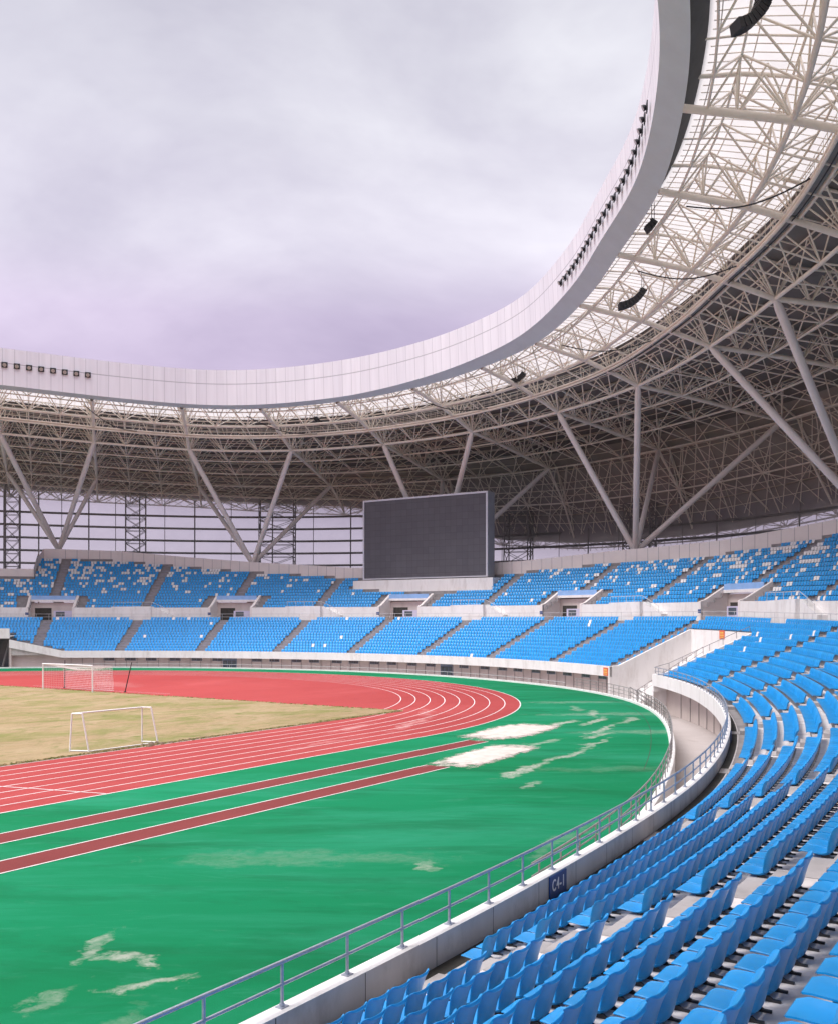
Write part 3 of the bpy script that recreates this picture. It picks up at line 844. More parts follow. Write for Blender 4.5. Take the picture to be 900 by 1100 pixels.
mb.build('tunnel_stairs', M['wall_white'], stand)
mb = MB()
q = TUN1 - 2.5
P = np.array([BOWL.pt(q, 1.5 + i * .85, WK + .5 * (i + 1)) for i in range(9)])
up = np.array([0, 0, 1.])
mb.bars(P, P + up * .95, .028, 6)
mb.bars(P[:-1] + up * .95, P[1:] + up * .95, .03, 6); mb.bars(P[:-1] + up * .5, P[1:] + up * .5, .022, 6)
q = TUN0 + .35
P = np.array([BOWL.pt(q, .4 + i * 1.2, float(np.interp(.4 + i * 1.2, [0, 1, ob], [zc(q), zc(q) + .1, zrow(q, TUN_ROWS) + .3]))) for i in range(8)])
mb.bars(P, P + up * .55, .024, 6); mb.bars(P[:-1] + up * .55, P[1:] + up * .55, .026, 6)
mb.build('tunnel_handrail', M['rail_brown'], stand)

# gate under the stand at the far left: dark recess, white end block, raking struts
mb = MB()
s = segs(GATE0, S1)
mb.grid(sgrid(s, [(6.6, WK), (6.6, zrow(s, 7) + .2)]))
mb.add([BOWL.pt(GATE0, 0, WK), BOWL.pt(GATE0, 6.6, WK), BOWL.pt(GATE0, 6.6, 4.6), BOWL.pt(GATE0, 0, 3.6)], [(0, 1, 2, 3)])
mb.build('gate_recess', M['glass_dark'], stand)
mb = MB()
mb.grid(sgrid(s, [(1.0, 4.05), (.2, 4.05), (.2, 5.45), (.5, 5.45), (.5, 4.05)]))
c = sgrid(np.array([GATE0 + .02]), [(1.0, 4.05), (.2, 4.05), (.2, 5.45), (.5, 5.45)])[0]; mb.add(c, [(0, 1, 2, 3)])
mb.grid(sgrid(s, [(.5, 4.3), (6.8, zrow(s, 7))]))
mb.build('gate_lintel', M['wall_white'], stand)
mb = MB()
mb.bars([BOWL.pt(GATE0 + 1.2, 2.5, 0), BOWL.pt(GATE0 + 3.4, 2.5, 0)], [BOWL.pt(GATE0 + .3, 3.5, 4.2), BOWL.pt(GATE0 + 2.0, 3.5, 4.2)], .16, 6)
mb.build('gate_strut', M['facade_steel'], stand)
wallend = MB(); wallend.box((*BOWL.at(GATE0 - .1, .7)[0], .85), (.3, 1.2, 4.3), math.atan2(*BOWL.at(GATE0, 0)[1][::-1]) - math.pi / 2)
wallend.build('gate_pier', M['wall_cream'], stand)

# white wall between the tiers, with the landings
mb = MB()
cuts = sorted([(q - 2.6, q + 2.6) for q in VOMS])
edges = [-169.0] + [x for c in cuts for x in c] + [S1]
for a, b in zip(edges[::2], edges[1::2]):
    s = segs(a, b)
    mb.grid(sgrid(s, [(O_MID, zwalk(s) - .1), (O_MID, zmid(s)), (O_MID + .28, zmid(s)), (O_MID + .28, zmid(s) - .6)]))
    for e in (a, b):
        z0, z1 = float(zwalk(e)), float(zmid(e))
        mb.add([BOWL.pt(e, O_MID, z0), BOWL.pt(e, O_MID + .28, z0), BOWL.pt(e, O_MID + .28, z1), BOWL.pt(e, O_MID, z1)], [(0, 1, 2, 3)])
mb.build('middle_wall', M['wall_white'], stand)
for q in BUMPS:
    mb = MB()
    zw, zm = float(zwalk(q)), float(zmid(q))
    def slab(a, b, o0, o1, z0, z1, z1b=None):
        z1b = z1 if z1b is None else z1b
        bt = [BOWL.pt(a, o0, z0), BOWL.pt(b, o0, z0), BOWL.pt(b, o1, z0), BOWL.pt(a, o1, z0)]
        tp = [BOWL.pt(a, o0, z1), BOWL.pt(b, o0, z1b), BOWL.pt(b, o1, z1b), BOWL.pt(a, o1, z1)]
        mb.hexa(bt, tp)
    slab(q - 1.2, q + 1.2, 11.75, O_MID - .004, zw - .6, zm + .16)
    slab(q + 1.2, q + 3.9, 12.15, O_MID - .004, zw, zm + .15, zm + .12)
    slab(q - 3.9, q - 1.2, 12.15, O_MID - .004, zw, zm - 1.2, zm + .15)
    mb.build('stair_landing', M['wall_white'], stand)
    rl = MB()
    P = np.array([BOWL.pt(q + d, 12.1, zm + .12 if d > -1.3 else zm - 1.2 + (d + 3.9) * .5) for d in (-3.6, -2.4, -1.2, 0, 1.2, 2.4, 3.6)])
    rl.bars(P, P + up * .7, .025, 6); rl.bars(P[:-1] + up * .7, P[1:] + up * .7, .028, 6)
    rl.build('landing_rail', M['rail_white'], stand)

# upper terrace
s = segs(-169, S1, .5)
NM = 20
prof = [(O_MID + .28, zup(s, 0))]
mats = []
for m_ in range(NM):
    prof += [(U_O0 + m_ * U_TREAD, zup(s, m_)), (U_O0 + m_ * U_TREAD, zup(s, m_ + 1))]
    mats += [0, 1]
P = sgrid(s, prof)
smid = (s[1:] + s[:-1]) / 2
mask = np.ones((len(s) - 1, len(mats)), bool)
for j in range(len(mats)):
    m_ = j // 2
    mask[:, j] &= nup(smid) + 1.2 > m_
    if m_ < 4:
        for q in VOMS: mask[:, j] &= ~(np.abs(smid - q) < 2.55)
mb = MB(); mb.grid(P, np.array(mats)[None, :], mask)
mb.build('upper_terrace', [M['concrete'], M['concrete_riser']], stand)

# back parapet follows the number of rows
sb = segs(-168, 51.45, .4)
o_p = U_O0 + nup(sb) * U_TREAD + .8
z_p = zup(sb, nup(sb))
mb = MB()
PH = 2.35
mb.grid(sgrid(sb, [(o_p, z_p - 1.0), (o_p, z_p + PH), (o_p + .3, z_p + PH), (o_p + .3, z_p - 4)]))
mb.build('back_parapet', M['parapet'], stand)
mb = MB()
for q in np.arange(-90, 51, 1.25):
    o_ = float(U_O0 + nup(q) * U_TREAD + .795); z_ = float(zup(q, nup(q)))
    p = sgrid(np.array([q - .02, q + .02]), [(o_, z_ + .3), (o_, z_ + PH - .03)]); mb.grid(p)
o = mb.build('parapet_joints', M['stair_grey'], stand); o['kind'] = 'stuff'
sb2 = segs(51.5, S1, .4)
o_p2 = U_O0 + nup(sb2) * U_TREAD + .8; z_p2 = zup(sb2, nup(sb2))
mb = MB()
mb.grid(sgrid(sb2, [(o_p2, z_p2 - 1.0), (o_p2, z_p2 + 2.1), (o_p2 + .3, z_p2 + 2.1), (o_p2 + .3, z_p2 - 4)]))
qa = 51.47
mb.add([BOWL.pt(qa, U_O0 + 10 * U_TREAD, float(zup(qa, 10)) - .5), BOWL.pt(qa, U_O0 + 18 * U_TREAD, float(zup(qa, 17)) - .5), BOWL.pt(qa, U_O0 + 18 * U_TREAD, float(zup(qa, 17.6)) + PH), BOWL.pt(qa, U_O0 + 10 * U_TREAD, float(zup(qa, 10)) + 2.4)], [(0, 1, 2, 3)])
mb.build('back_parapet', M['parapet'], stand)

# entrances through the upper tier
for q in VOMS:
    if q < -70: continue
    zw = float(zwalk(q))
    rt = thing('entrance', None, None); rt.parent = stand
    for sg in (-1, 1):
        mb = MB()
        a, b = q + sg * 2.6, q + sg * 2.9
        oo = [O_MID - .02, U_O0 - .1, U_O0 + 3 * U_TREAD + .3]
        zz = [float(zmid(q)) + .05, float(zmid(q)) + .25, float(zup(q, 4)) + .55]
        mb.grid(np.array([[BOWL.pt(a, o, zw - .02), BOWL.pt(a, o, z), BOWL.pt(b, o, z), BOWL.pt(b, o, zw + .3)] for o, z in zip(oo, zz)]))
        mb.add([BOWL.pt(a, oo[0] - .002, zw), BOWL.pt(b, oo[0] - .002, zw), BOWL.pt(b, oo[0] - .002, zz[0]), BOWL.pt(a, oo[0] - .002, zz[0])], [(0, 1, 2, 3)])
        mb.build('side_wall', M['parapet'], rt)
    mb = MB()
    ob2 = U_O0 + 3 * U_TREAD
    s3 = segs(q - 2.6, q + 2.6)
    mb.grid(sgrid(s3, [(O_MID - .3, zwalk(s3) + .004), (ob2, zwalk(s3) + .004)])); mb.build('floor', M['concrete'], rt)
    mb = MB(); mb.grid(sgrid(s3, [(ob2, zwalk(s3)), (ob2, zup(s3, 3) - .1)])); mb.build('back_wall', M['wall_cream'], rt)
    mb = MB(); s4 = segs(q + .3, q + 2.2); mb.grid(sgrid(s4, [(ob2 - .03, zwalk(s4) + .01), (ob2 - .03, zwalk(s4) + 1.9)])); mb.build('doorway', M['drain'], rt)
    mb = MB()
    z5 = float(zup(q, 4))
    bt = [BOWL.pt(q - 2.6, ob2 - .5, z5 - .45), BOWL.pt(q + 2.6, ob2 - .5, z5 - .45), BOWL.pt(q + 2.6, ob2 + .02, z5 - .45), BOWL.pt(q - 2.6, ob2 + .02, z5 - .45)]
    mb.hexa(bt, [v_ + np.array([0, 0, .32]) for v_ in bt]); mb.build('lintel', M['wall_white'], rt)
    mb = MB()
    bt = [BOWL.pt(q - 2.58, ob2 - .45, z5 - .13), BOWL.pt(q + 2.58, ob2 - .45, z5 - .13), BOWL.pt(q + 2.58, ob2 - .38, z5 - .13), BOWL.pt(q - 2.58, ob2 - .38, z5 - .13)]
    mb.hexa(bt, [v_ + np.array([0, 0, .62]) for v_ in bt]); mb.build('balustrade_panel', M['panel_blue'], rt)
    mb = MB()
    bt = [BOWL.pt(q - 2.5, O_MID + .6, zw), BOWL.pt(q - .3, O_MID + .6, zw), BOWL.pt(q - .3, O_MID + 2.4, zw), BOWL.pt(q - 2.5, O_MID + 2.4, zw)]
    mb.hexa(bt, [v_ + np.array([0, 0, 1.45]) for v_ in bt]); mb.build('door_screen', M['panel_lilac'], rt)
    mb = MB()
    c0 = BOWL.pt(q - 1.1, O_MID + .57, zw + .95); n_ = BOWL.at(q, 0)[1]
    mb.box(c0, (1.3, .04, .7), math.atan2(n_[1], n_[0]) - math.pi / 2); mb.build('notice_board', M['glass_dark'], rt)
    mb = MB()
    c0 = BOWL.pt(q + 2.75, O_MID - .04, zw + 1.0)
    mb.box(c0, (.5, .03, .36), math.atan2(n_[1], n_[0]) - math.pi / 2); mb.build('number_plate', M['sign_blue'], rt)

# walkway railing behind the last lower row
def railing(name, label, s_arr, off, zf, hts, post_step, rp, rr, mat, base=True, group=None):
    fo = off if callable(off) else (lambda q: np.zeros_like(np.asarray(q, float)) + off)
    sm = float(np.mean(s_arr))
    o = thing(name, label, 'railing', tuple(BOWL.pt(sm, float(fo(sm)), float(np.mean(zf(s_arr))))), group)
    inv = -np.array(o.location)
    for k, h_ in enumerate(hts):
        p, _ = BOWL.at(s_arr, fo(s_arr))
        mb = MB(); mb.tube(np.c_[p, zf(s_arr) + h_] + inv, rr if k == 0 else rr * .78, 8)
        mb.build('top_rail' if k == 0 else 'mid_rail', mat, o, smooth='all')
    for q in np.arange(s_arr[0] + post_step * .3, s_arr[-1], post_step):
        mb = MB()
        b_ = BOWL.pt(q, float(fo(q)), float(zf(q))) + inv
        mb.tube([b_, b_ + up * hts[0] * .5, b_ + up * hts[0]], rp, 8)
        if base:
            n_ = BOWL.at(float(q), 0)[1]
            mb.box(b_ + up * .008, (.15, .12, .014), math.atan2(n_[1], n_[0]) - math.pi / 2)
            mb.tube([b_ + up * .01, b_ + up * .03, b_ + up * .05], rp * 1.5, 8)
        mb.build('post', mat, o, smooth=True)
    return o
railing('railing', 'grey steel two-rail railing on top of the near front wall of the stand', segs(-150, -54.8, .5), .10, zc, (.60, .30), 1.42, .024, .031, M['rail'])
railing('railing', 'pale steel railing along the kerb between green ground and concrete walkway', segs(-119, -43, .6), lambda s: -.05 - ko(s), lambda s: np.zeros_like(np.asarray(s, float)) + .16, (.92, .62, .32), 1.5, .024, .028, M['rail_brown'], False)
railing('railing', 'thin white railing on the far kerb before the windowed wall', segs(-41, 44, .6), lambda s: -.05 - ko(s), lambda s: np.zeros_like(np.asarray(s, float)) + .16, (.42,), 1.75, .018, .02, M['rail_white'], False)
railing('railing', 'thin railing behind the last row of the lower seats', segs(-75, 60, .6), O_WALK + .35, zwalk, (.95, .5), 1.5, .02, .024, M['rail_white'], False)

st_ = thing('access_steps', 'railed concrete steps from the kerb down to the sunken walkway beside the tunnel', 'steps', tuple(BOWL.pt(-58.2, -1.4, WK)))
inv_ = -np.array(st_.location)
mb = MB()
for i in range(7):
    o0 = -2.55 + .30 * i; ztop = .14 - .20 * i
    bt = [BOWL.pt(-59.4, o0, WK), BOWL.pt(-57.0, o0, WK), BOWL.pt(-57.0, o0 + .30, WK), BOWL.pt(-59.4, o0 + .30, WK)]
    mb.hexa([q + inv_ for q in bt], [q + inv_ + np.array([0, 0, ztop - WK]) for q in bt])
mb.build('flight', M['wall_white'], st_)
for q in (-59.5, -56.9):
    mb = MB()
    P = np.array([BOWL.pt(q, o, z) for o, z in ((-2.6, .16), (-1.9, -.3), (-1.2, -.8), (-.45, WK))]) + inv_
    mb.bars(P, P + up * 1.0, .026, 6)
    for h in (1.0, .66, .33): mb.bars(P[:-1] + up * h, P[1:] + up * h, .026 if h == 1.0 else .02, 6)
    mb.build('handrail', M['rail_brown'], st_, smooth='all')
# ------------------------------------------------------------------ seats
SP = .474
SEAT_STEP = .366                             # the platform lies this far above the seat's own origin
def seat_shell(nx, prof_t, thick, part=None):
    """moulded shell: x along the row, y towards the pitch, z up, origin on the floor below the back"""
    key = np.array([  # t, y, z, half width, edge lift
        (0.0, .452, .380, .060, .000), (.02, .460, .399, .100, .000), (.05, .455, .419, .140, .000), (.09, .437, .435, .170, .002), (.14, .408, .445, .191, .004), (.20, .364, .446, .203, .007), (.30, .275, .436, .209, .012), (.40, .172, .423, .209, .018),
        (.47, .098, .418, .196, .026), (.52, .056, .436, .184, .034), (.57, .034, .475, .180, .042), (.64, .018, .545, .187, .050), (.74, -.004, .640, .203, .056), (.84, -.034, .730, .218, .054),
        (.91, -.058, .785, .217, .047), (.955, -.072, .808, .207, .037), (.985, -.082, .820, .188, .026), (1.0, -.088, .822, .164, .018)])
    t = np.array(prof_t)
    y, z, w, l = (np.interp(t, key[:, 0], key[:, i]) for i in (1, 2, 3, 4))
    x = np.linspace(-1, 1, nx)
    dy, dz = np.gradient(y), np.gradient(z)
    L = np.hypot(dy, dz); ny, nz = dz / L, -dy / L      # towards the sitter: up from the pan, forward from the back
    ny, nz = np.where(nz + ny < 0, -ny, ny), np.where(nz + ny < 0, -nz, nz)
    top = np.zeros((len(t), nx, 3))
    e = (np.abs(x) ** 2.6)[None, :]
    top[..., 0] = w[:, None] * x[None, :]
    top[..., 1] = y[:, None] + ny[:, None] * l[:, None] * e
    top[..., 2] = z[:, None] + nz[:, None] * l[:, None] * e
    ed = (1 - .55 * np.abs(x) ** 4)[None, :]
    bot = top.copy()
    bot[..., 1] -= ny[:, None] * thick * ed; bot[..., 2] -= nz[:, None] * thick * ed
    return top, bot
def shell_mesh(mb, top, bot, mat=0):
    a, b = top.shape[:2]
    V = np.r_[top.reshape(-1, 3), bot.reshape(-1, 3)]
    i = np.arange(a * b).reshape(a, b); n = a * b
    Q = [np.stack([i[:-1, :-1], i[:-1, 1:], i[1:, 1:], i[1:, :-1]], -1).reshape(-1, 4),
         np.stack([i[:-1, :-1], i[1:, :-1], i[1:, 1:], i[:-1, 1:]], -1).reshape(-1, 4) + n]
    for k in (0, a - 1): Q.append(np.stack([i[k, :-1], i[k, 1:], i[k, 1:] + n, i[k, :-1] + n], -1) if k else np.stack([i[k, 1:], i[k, :-1], i[k, :-1] + n, i[k, 1:] + n], -1))
    for k in (0, b - 1): Q.append(np.stack([i[:-1, k], i[1:, k], i[1:, k] + n, i[:-1, k] + n], -1))
    mb.add(V, np.concatenate(Q), mat)

TH = [0, .02, .05, .09, .14, .20, .30, .40, .47, .52, .57, .64, .74, .84, .91, .955, .985, 1.0]
hero_tpl = {}
tp, bt = seat_shell(9, TH, .038)
for nm, sl in (('seat_pan', slice(0, 10)), ('backrest', slice(9, 18))):
    mb = MB(); shell_mesh(mb, tp[sl], bt[sl]); o = mb.build(nm, M['seat_blue'], smooth='all')
    md = o.modifiers.new('round', 'SUBSURF'); md.levels = 1; md.render_levels = 1
    hero_tpl[nm] = o
def bracket(x):
    mb = MB()
    z0 = SEAT_STEP
    mb.hexa([(x - .014, -.035, z0), (x + .014, -.035, z0), (x + .014, .15, z0), (x - .014, .15, z0)], [(x - .014, -.035, z0 + .02), (x + .014, -.035, z0 + .02), (x + .014, .15, z0 + .022), (x - .014, .15, z0 + .022)])
    mb.hexa([(x - .012, .02, z0 + .018), (x + .012, .02, z0 + .018), (x + .012, .13, z0 + .018), (x - .012, .13, z0 + .018)], [(x - .012, .05, .405), (x + .012, .05, .405), (x + .012, .20, .41), (x - .012, .20, .41)])
    return mb
hero_tpl['bracket_l'] = bracket(-.12).build('bracket', M['steel_dark'])
hero_tpl['bracket_r'] = bracket(.12).build('bracket', M['steel_dark'])

def tpl_arrays(nx, T, thick, legs):
    mb = MB(); a, b = seat_shell(nx, T, thick); shell_mesh(mb, a, b, 0)
    if legs:
        for x in (-.12, .12):
            q = bracket(x)
            for v, f in zip(q.v, q.f): mb.add(v, f - f.min(), 1)
    return np.concatenate(mb.v), np.concatenate(mb.f), np.concatenate(mb.m)
TPL_NEAR = tpl_arrays(7, [0, .03, .09, .20, .40, .50, .57, .70, .84, .93, 1.0], .034, True)
TPL_MID = tpl_arrays(5, [0, .05, .14, .42, .53, .74, .91, 1.0], .036, True)

seats = []    # (tier, row, block, index, count, x, y, z, nx, ny, white)
sg_ = np.arange(S0, S1, .1)
SCX, SCY0, SCY1 = 73.2, -9.9, 15.0
def place_row(tier, k, aisles, smin, smax):
    ob_ = (O0 + k * TREAD if tier == 0 else U_O0 + k * U_TREAD) + .26
    p, n = BOWL.at(sg_, ob_)
    Ls = np.r_[0, np.cumsum(np.hypot(*np.diff(p, axis=0).T))]
    for bi, (a, b) in enumerate(zip(aisles[:-1], aisles[1:])):
        if b < smin or a > smax: continue
        La, Lb = np.interp([aisle_s(a, k), aisle_s(b, k)] if tier == 0 else [a, b], sg_, Ls)
        gap = .66
        n_ = int((Lb - La - 2 * gap) / SP)
        for j in range(n_):
            l = La + gap + (Lb - La - 2 * gap - n_ * SP) / 2 + (j + .5) * SP
            q = float(np.interp(l, Ls, sg_))
            if tier == 0:
                if TUN0 - .35 < q < TUN1 + .35 and k < TUN_ROWS: continue
                if q > GATE0 and k < 7: continue
                if q > 44.6 and zrow(q, k) + .55 < zc(q) + ramp_up(q): continue
                if k == NLOW - 1 and any(abs(q - c) < 1.3 for c in BUMPS): continue
                white = RNG.random() < .004 or (k == NLOW - 1 and RNG.random() < .02)
            else:
                if k > nup(q) - .35: continue
                if k < 4 and any(abs(q - c) < 4.1 for c in VOMS): continue
                f = (k + .5) / max(float(nup(q)), 1)
                side = np.interp(q, [-60, -45, -33, -20, -9, 5, 14, 26, 37, 50], [.90, .80, .60, .30, .08, .06, .08, .24, .60, .70])
                w_ = (.12 + .88 * max(0, (f - .25) / .75)) * side
                wave = math.sin(q * 1.3 + k * .9) + math.sin(q * .55 - k * 1.7)
                pw = w_ * (1.0 if wave > .3 else .42)
                if seats and seats[-1][10] and seats[-1][:3] == (tier, k, bi): pw += .16 * min(1, w_ * 4)
                white = RNG.random() < pw
            pos, nn = BOWL.at(q, ob_)
            if tier == 1 and pos[0] > SCX - .5 and SCY0 < pos[1] < SCY1: continue
            seats.append((tier, k, bi, j, n_, pos[0], pos[1], float(zrow(q, k + 1) if tier == 0 else zup(q, k + 1)) - SEAT_STEP, nn[0], nn[1], white, q))
for k in range(NLOW): place_row(0, k, AISLES, S0, S1)
for k in range(18): place_row(1, k, UP_AISLES + [60.0], -100, S1)
SA = np.array([s_[5:10] for s_ in seats])
u_, v_, Z_ = proj(np.c_[SA[:, :2], SA[:, 2] + .6])
inview = (Z_ > 1) & (u_ > -260) & (u_ < 1160) & (v_ < 1420)
d3 = np.linalg.norm(np.c_[SA[:, :2], SA[:, 2] + .5] - np.array(CAM), axis=1)
strict = (Z_ > 1) & (u_ > -8) & (u_ < 908) & (v_ > 0) & (v_ < 1125)
order = [i for i in np.argsort(d3) if strict[i]]
HERO = set(order[:300])
ORD = ['first', 'second', 'third', 'fourth', 'fifth', 'sixth', 'seventh', 'eighth', 'ninth', 'tenth', 'eleventh', 'twelfth', 'thirteenth', 'fourteenth', 'fifteenth', 'sixteenth', 'seventeenth', 'eighteenth', 'nineteenth', 'twentieth', 'twenty-first', 'twenty-second', 'twenty-third', 'twenty-fourth', 'twenty-fifth', 'twenty-sixth', 'twenty-seventh']
def add_hero(i):
    tier, k, bi, j, n_, x, y, z, nx, ny, white, q = seats[i]
    root = bpy.data.objects.new('stadium_seat', None); root.empty_display_size = .2
    COL.objects.link(root)
    root.location = (x, y, z); root.rotation_euler = (RNG.normal(0, .006), RNG.normal(0, .006), math.atan2(-ny, -nx) - math.pi / 2 + RNG.normal(0, .012))
    a_lo, a_hi = AISLES[bi], AISLES[bi + 1]
    NEAR = -127.3
    if a_hi <= NEAR + .1:
        txt = '%s seat left of the nearest stairs' % ORD[n_ - 1 - j]
    elif a_lo <= NEAR + .1:
        txt = '%s seat right of the nearest stairs' % ORD[j]
    else:
        nth = AISLES.index(a_lo) - AISLES.index(NEAR)
        txt = '%s seat right of the %s stairs' % (ORD[j], ORD[nth])
    if a_hi < NEAR - 1: txt = '%s seat left of the stairs behind the nearest' % ORD[n_ - 1 - j]
    tag(root, 'blue plastic seat, %s row from the front wall, %s' % (ORD[k], txt), 'seat', 'blue seats of the near lower tier')
    for nm in ('seat_pan', 'backrest', 'bracket_l', 'bracket_r'):
        c = hero_tpl[nm].copy()
        COL.objects.link(c); c.parent = root
for i in order[:300]: add_hero(i)
for o in hero_tpl.values(): bpy.data.objects.remove(o)
seat_mass = MB()
def stamp(idx, T, mats):
    V, F, Mi = T
    A = SA[idx]
    ang = np.arctan2(-A[:, 4], -A[:, 3]) - math.pi / 2 + RNG.normal(0, .012, len(idx))
    c, s = np.cos(ang)[:, None], np.sin(ang)[:, None]
    X = A[:, 0:1] + V[None, :, 0] * c - V[None, :, 1] * s
    Y = A[:, 1:2] + V[None, :, 0] * s + V[None, :, 1] * c
    Zz = A[:, 2:3] + V[None, :, 2]
    P = np.stack([X, Y, Zz], -1).reshape(-1, 3)
    Q = (F[None] + (np.arange(len(idx)) * len(V))[:, None, None]).reshape(-1, 4)
    W = np.array([1 if seats[i][10] else 0 for i in idx])
    mm = np.where(Mi[None] == 1, 2, W[:, None]).reshape(-1)
    seat_mass.add(P, Q, mm)
rest = np.array([i for i in range(len(seats)) if inview[i] and i not in HERO])
dr = d3[rest]
for lo, hi, T in ((0, 85, TPL_NEAR), (85, 999, TPL_MID)):
    sel = rest[(dr >= lo) & (dr < hi)]
    if len(sel): stamp(sel, T, None)
so = seat_mass.build('seats', [M['seat_blue_far'], M['seat_white'], M['steel_dark']], smooth=True)
tag(so, 'thousands of blue and scattered white plastic seats filling both tiers', 'seats', kind='stuff')
print('SEATS', len(seats), 'in mass', len(rest))

# ------------------------------------------------------------------ roof
roof = thing('stadium_roof', 'huge ring-shaped steel truss roof with white fascia and translucent inner strip', 'roof')
ZB_S = [-175, -100, -82, -69, -56, -41, -32, -25, -14, -5, 10, 25, 31, 44, 56, 90]
ZB_Z = [38.9, 38.8, 38.8, 38.75, 38.8, 39.0, 39.0, 38.8, 38.2, 37.6, 37.2, 37.15, 37.3, 37.9, 38.5, 39.2]
_zbs = np.linspace(-175, 120, 600)
_zbz = np.interp(_zbs, ZB_S, ZB_Z); _zbz = np.convolve(np.pad(_zbz, 20, mode='edge'), np.ones(41) / 41, 'valid')
def zb(s): return np.interp(s, _zbs, _zbz)
def zo(s): return np.interp(s, [-175, -70, -50, -40, -30, -18, -5, 5, 12, 20, 33, 60, 140], [28, 27.5, 25.5, 22.5, 20.3, 18.2, 18.0, 19.5, 23.5, 26.3, 28.0, 28.8, 29])
OW = 46.0
def zl(s, o):
    z36 = zb(s) + np.interp(o, [0, 6.5, 9.5, 14, 20, 25, 30, 36], [0, -1.3, -2.2, -3.7, -4.3, -4.9, -5.6, -6.4])
    f = np.clip((np.asarray(o, float) - 36) / (OW - 36), 0, 1) ** 1.35
    return z36 + (zo(s) - (zb(s) - 6.4)) * f
def zu(s, o): return zl(s, o) + np.interp(o, [0, 3, 10, 36, 46], [1.9, 2.5, 3.0, 3.0, 1.5])
def rp_(s, o, low=True, dz=0.0):
    s = np.asarray(s, float); o = np.broadcast_to(np.asarray(o, float), s.shape)
    p, _ = EDGE.at(s, o)
    return np.concatenate([p, ((zl if low else zu)(s, o) + dz)[..., None]], -1)
RS0, RS1 = -165.0, 86.0
RAD = [-165, -152.5, -140, -128, -116, -104, -92.5, -80.5, -68.5, -55.5, -41, -27.3, -16.4, -4.3, 8.2, 20.3, 31.8, 44.2, 57.0, 70, 83]
# fascia and soffit
s = segs(RS0, RS1, .6)
zbm = zb(s)
lip = np.interp(s, [-30, 5], [1.0, .22])
PF = [(-1.72, zbm + lip), (-1.95, zbm + 5.2)]
mb = MB()
mb.grid(sgrid(s, PF, EDGE), uv=np.stack([np.c_[s, np.zeros(len(s))], np.c_[s, np.full(len(s), 4.25)]], 1))
mb.grid(sgrid(s, [(-1.95, zbm + 5.2), (-1.75, zbm + 5.2), (-1.5, zbm + 2.2)], EDGE), uv=np.stack([np.c_[s, np.full(len(s), 1.)]] * 3, 1))
mb.build('fascia', M['fascia'], roof)
mb = MB(); mb.grid(sgrid(s, [(-1.72, zbm + lip), (-.05, zbm), (-.05, zbm + .5)], EDGE)); mb.build('soffit', M['soffit'], roof)
mb = MB(); mb.grid(sgrid(s, [(-.05, zbm + .5), (1.0, zu(s, 1.0) + .1), (1.0, zu(s, 1.0) + .6)], EDGE)); mb.build('gutter', M['gutter_dark'], roof)
# skins
mb = MB(); mb.grid(sgrid(s, [(o, zu(s, o) + .30) for o in np.linspace(1.0, 10.8, 9)], EDGE)); mb.build('translucent_skin', M['roof_glazing'], roof, smooth='all')
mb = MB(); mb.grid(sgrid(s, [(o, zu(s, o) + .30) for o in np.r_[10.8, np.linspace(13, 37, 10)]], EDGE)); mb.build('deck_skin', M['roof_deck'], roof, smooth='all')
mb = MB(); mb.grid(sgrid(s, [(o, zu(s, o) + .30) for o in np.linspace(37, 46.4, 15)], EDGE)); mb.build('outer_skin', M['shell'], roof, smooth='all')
# purlins: thin ribs under the skins
mb = MB()
for o in (1.7, 3.9, 6.1, 8.3, 10.4):
    p = rp_(s, o, False, .2); mb.bars(p[:-1], p[1:], .045, 4)
rs = np.arange(RS0, RS1, .86)
for o0, o1 in zip(np.linspace(1.3, 10.6, 5)[:-1], np.linspace(1.3, 10.6, 5)[1:]):
    mb.bars(rp_(rs, o0, False, .22), rp_(rs, o1, False, .22), .035, 4)
tag(mb.build('purlins', M['roof_steel_web'], roof, smooth='all'), kind='stuff')
mb = MB()
for o in np.r_[np.arange(12.2, 36, 2.6), np.arange(36.5, 46.2, 1.3)]:
    p = rp_(s, o, False, .18); mb.bars(p[:-1], p[1:], .075, 4)
tag(mb.build('deck_purlins', M['roof_steel_web'], roof, smooth='all'), kind='stuff')

mb = MB()                                     # slanting ribs that line the outer skin
q = np.arange(-75, RS1 - 8, 1.25)
oo = np.linspace(36.3, 46.3, 9)
for sg in (4.5, -4.5):
    for k in range(8):
        q0 = q + (sg * k / 8 if sg > 0 else -sg * (1 - k / 8)); q1 = q + (sg * (k + 1) / 8 if sg > 0 else -sg * (1 - (k + 1) / 8))
        mb.bars(rp_(q0, oo[k], True, .35), rp_(q1, oo[k + 1], True, .35), .07 if sg > 0 else .04, 5)
tag(mb.build('shell_ribs', M['roof_steel'], roof, smooth='all'), kind='stuff')
NP = 3
pan = []
for a, b in zip(RAD[:-1], RAD[1:]): pan += list(np.linspace(a, b, NP, endpoint=False))
pan.append(RAD[-1]); pan = np.array(pan)
half = (pan[1:] + pan[:-1]) / 2
RINGS = [6.5, 14.0, 20.5, 28.0, 36.0, 41.0, 45.6]
UPR = [3.2, 9.5, 11.0, 17.2, 24.2, 32.0, 38.6, 43.4]
def chord(mb, o, low, r, n=8, step=None):
    q = pan if step is None else np.arange(RS0, RS1, step)
    p = rp_(q, o, low); mb.bars(p[:-1], p[1:], r, n)
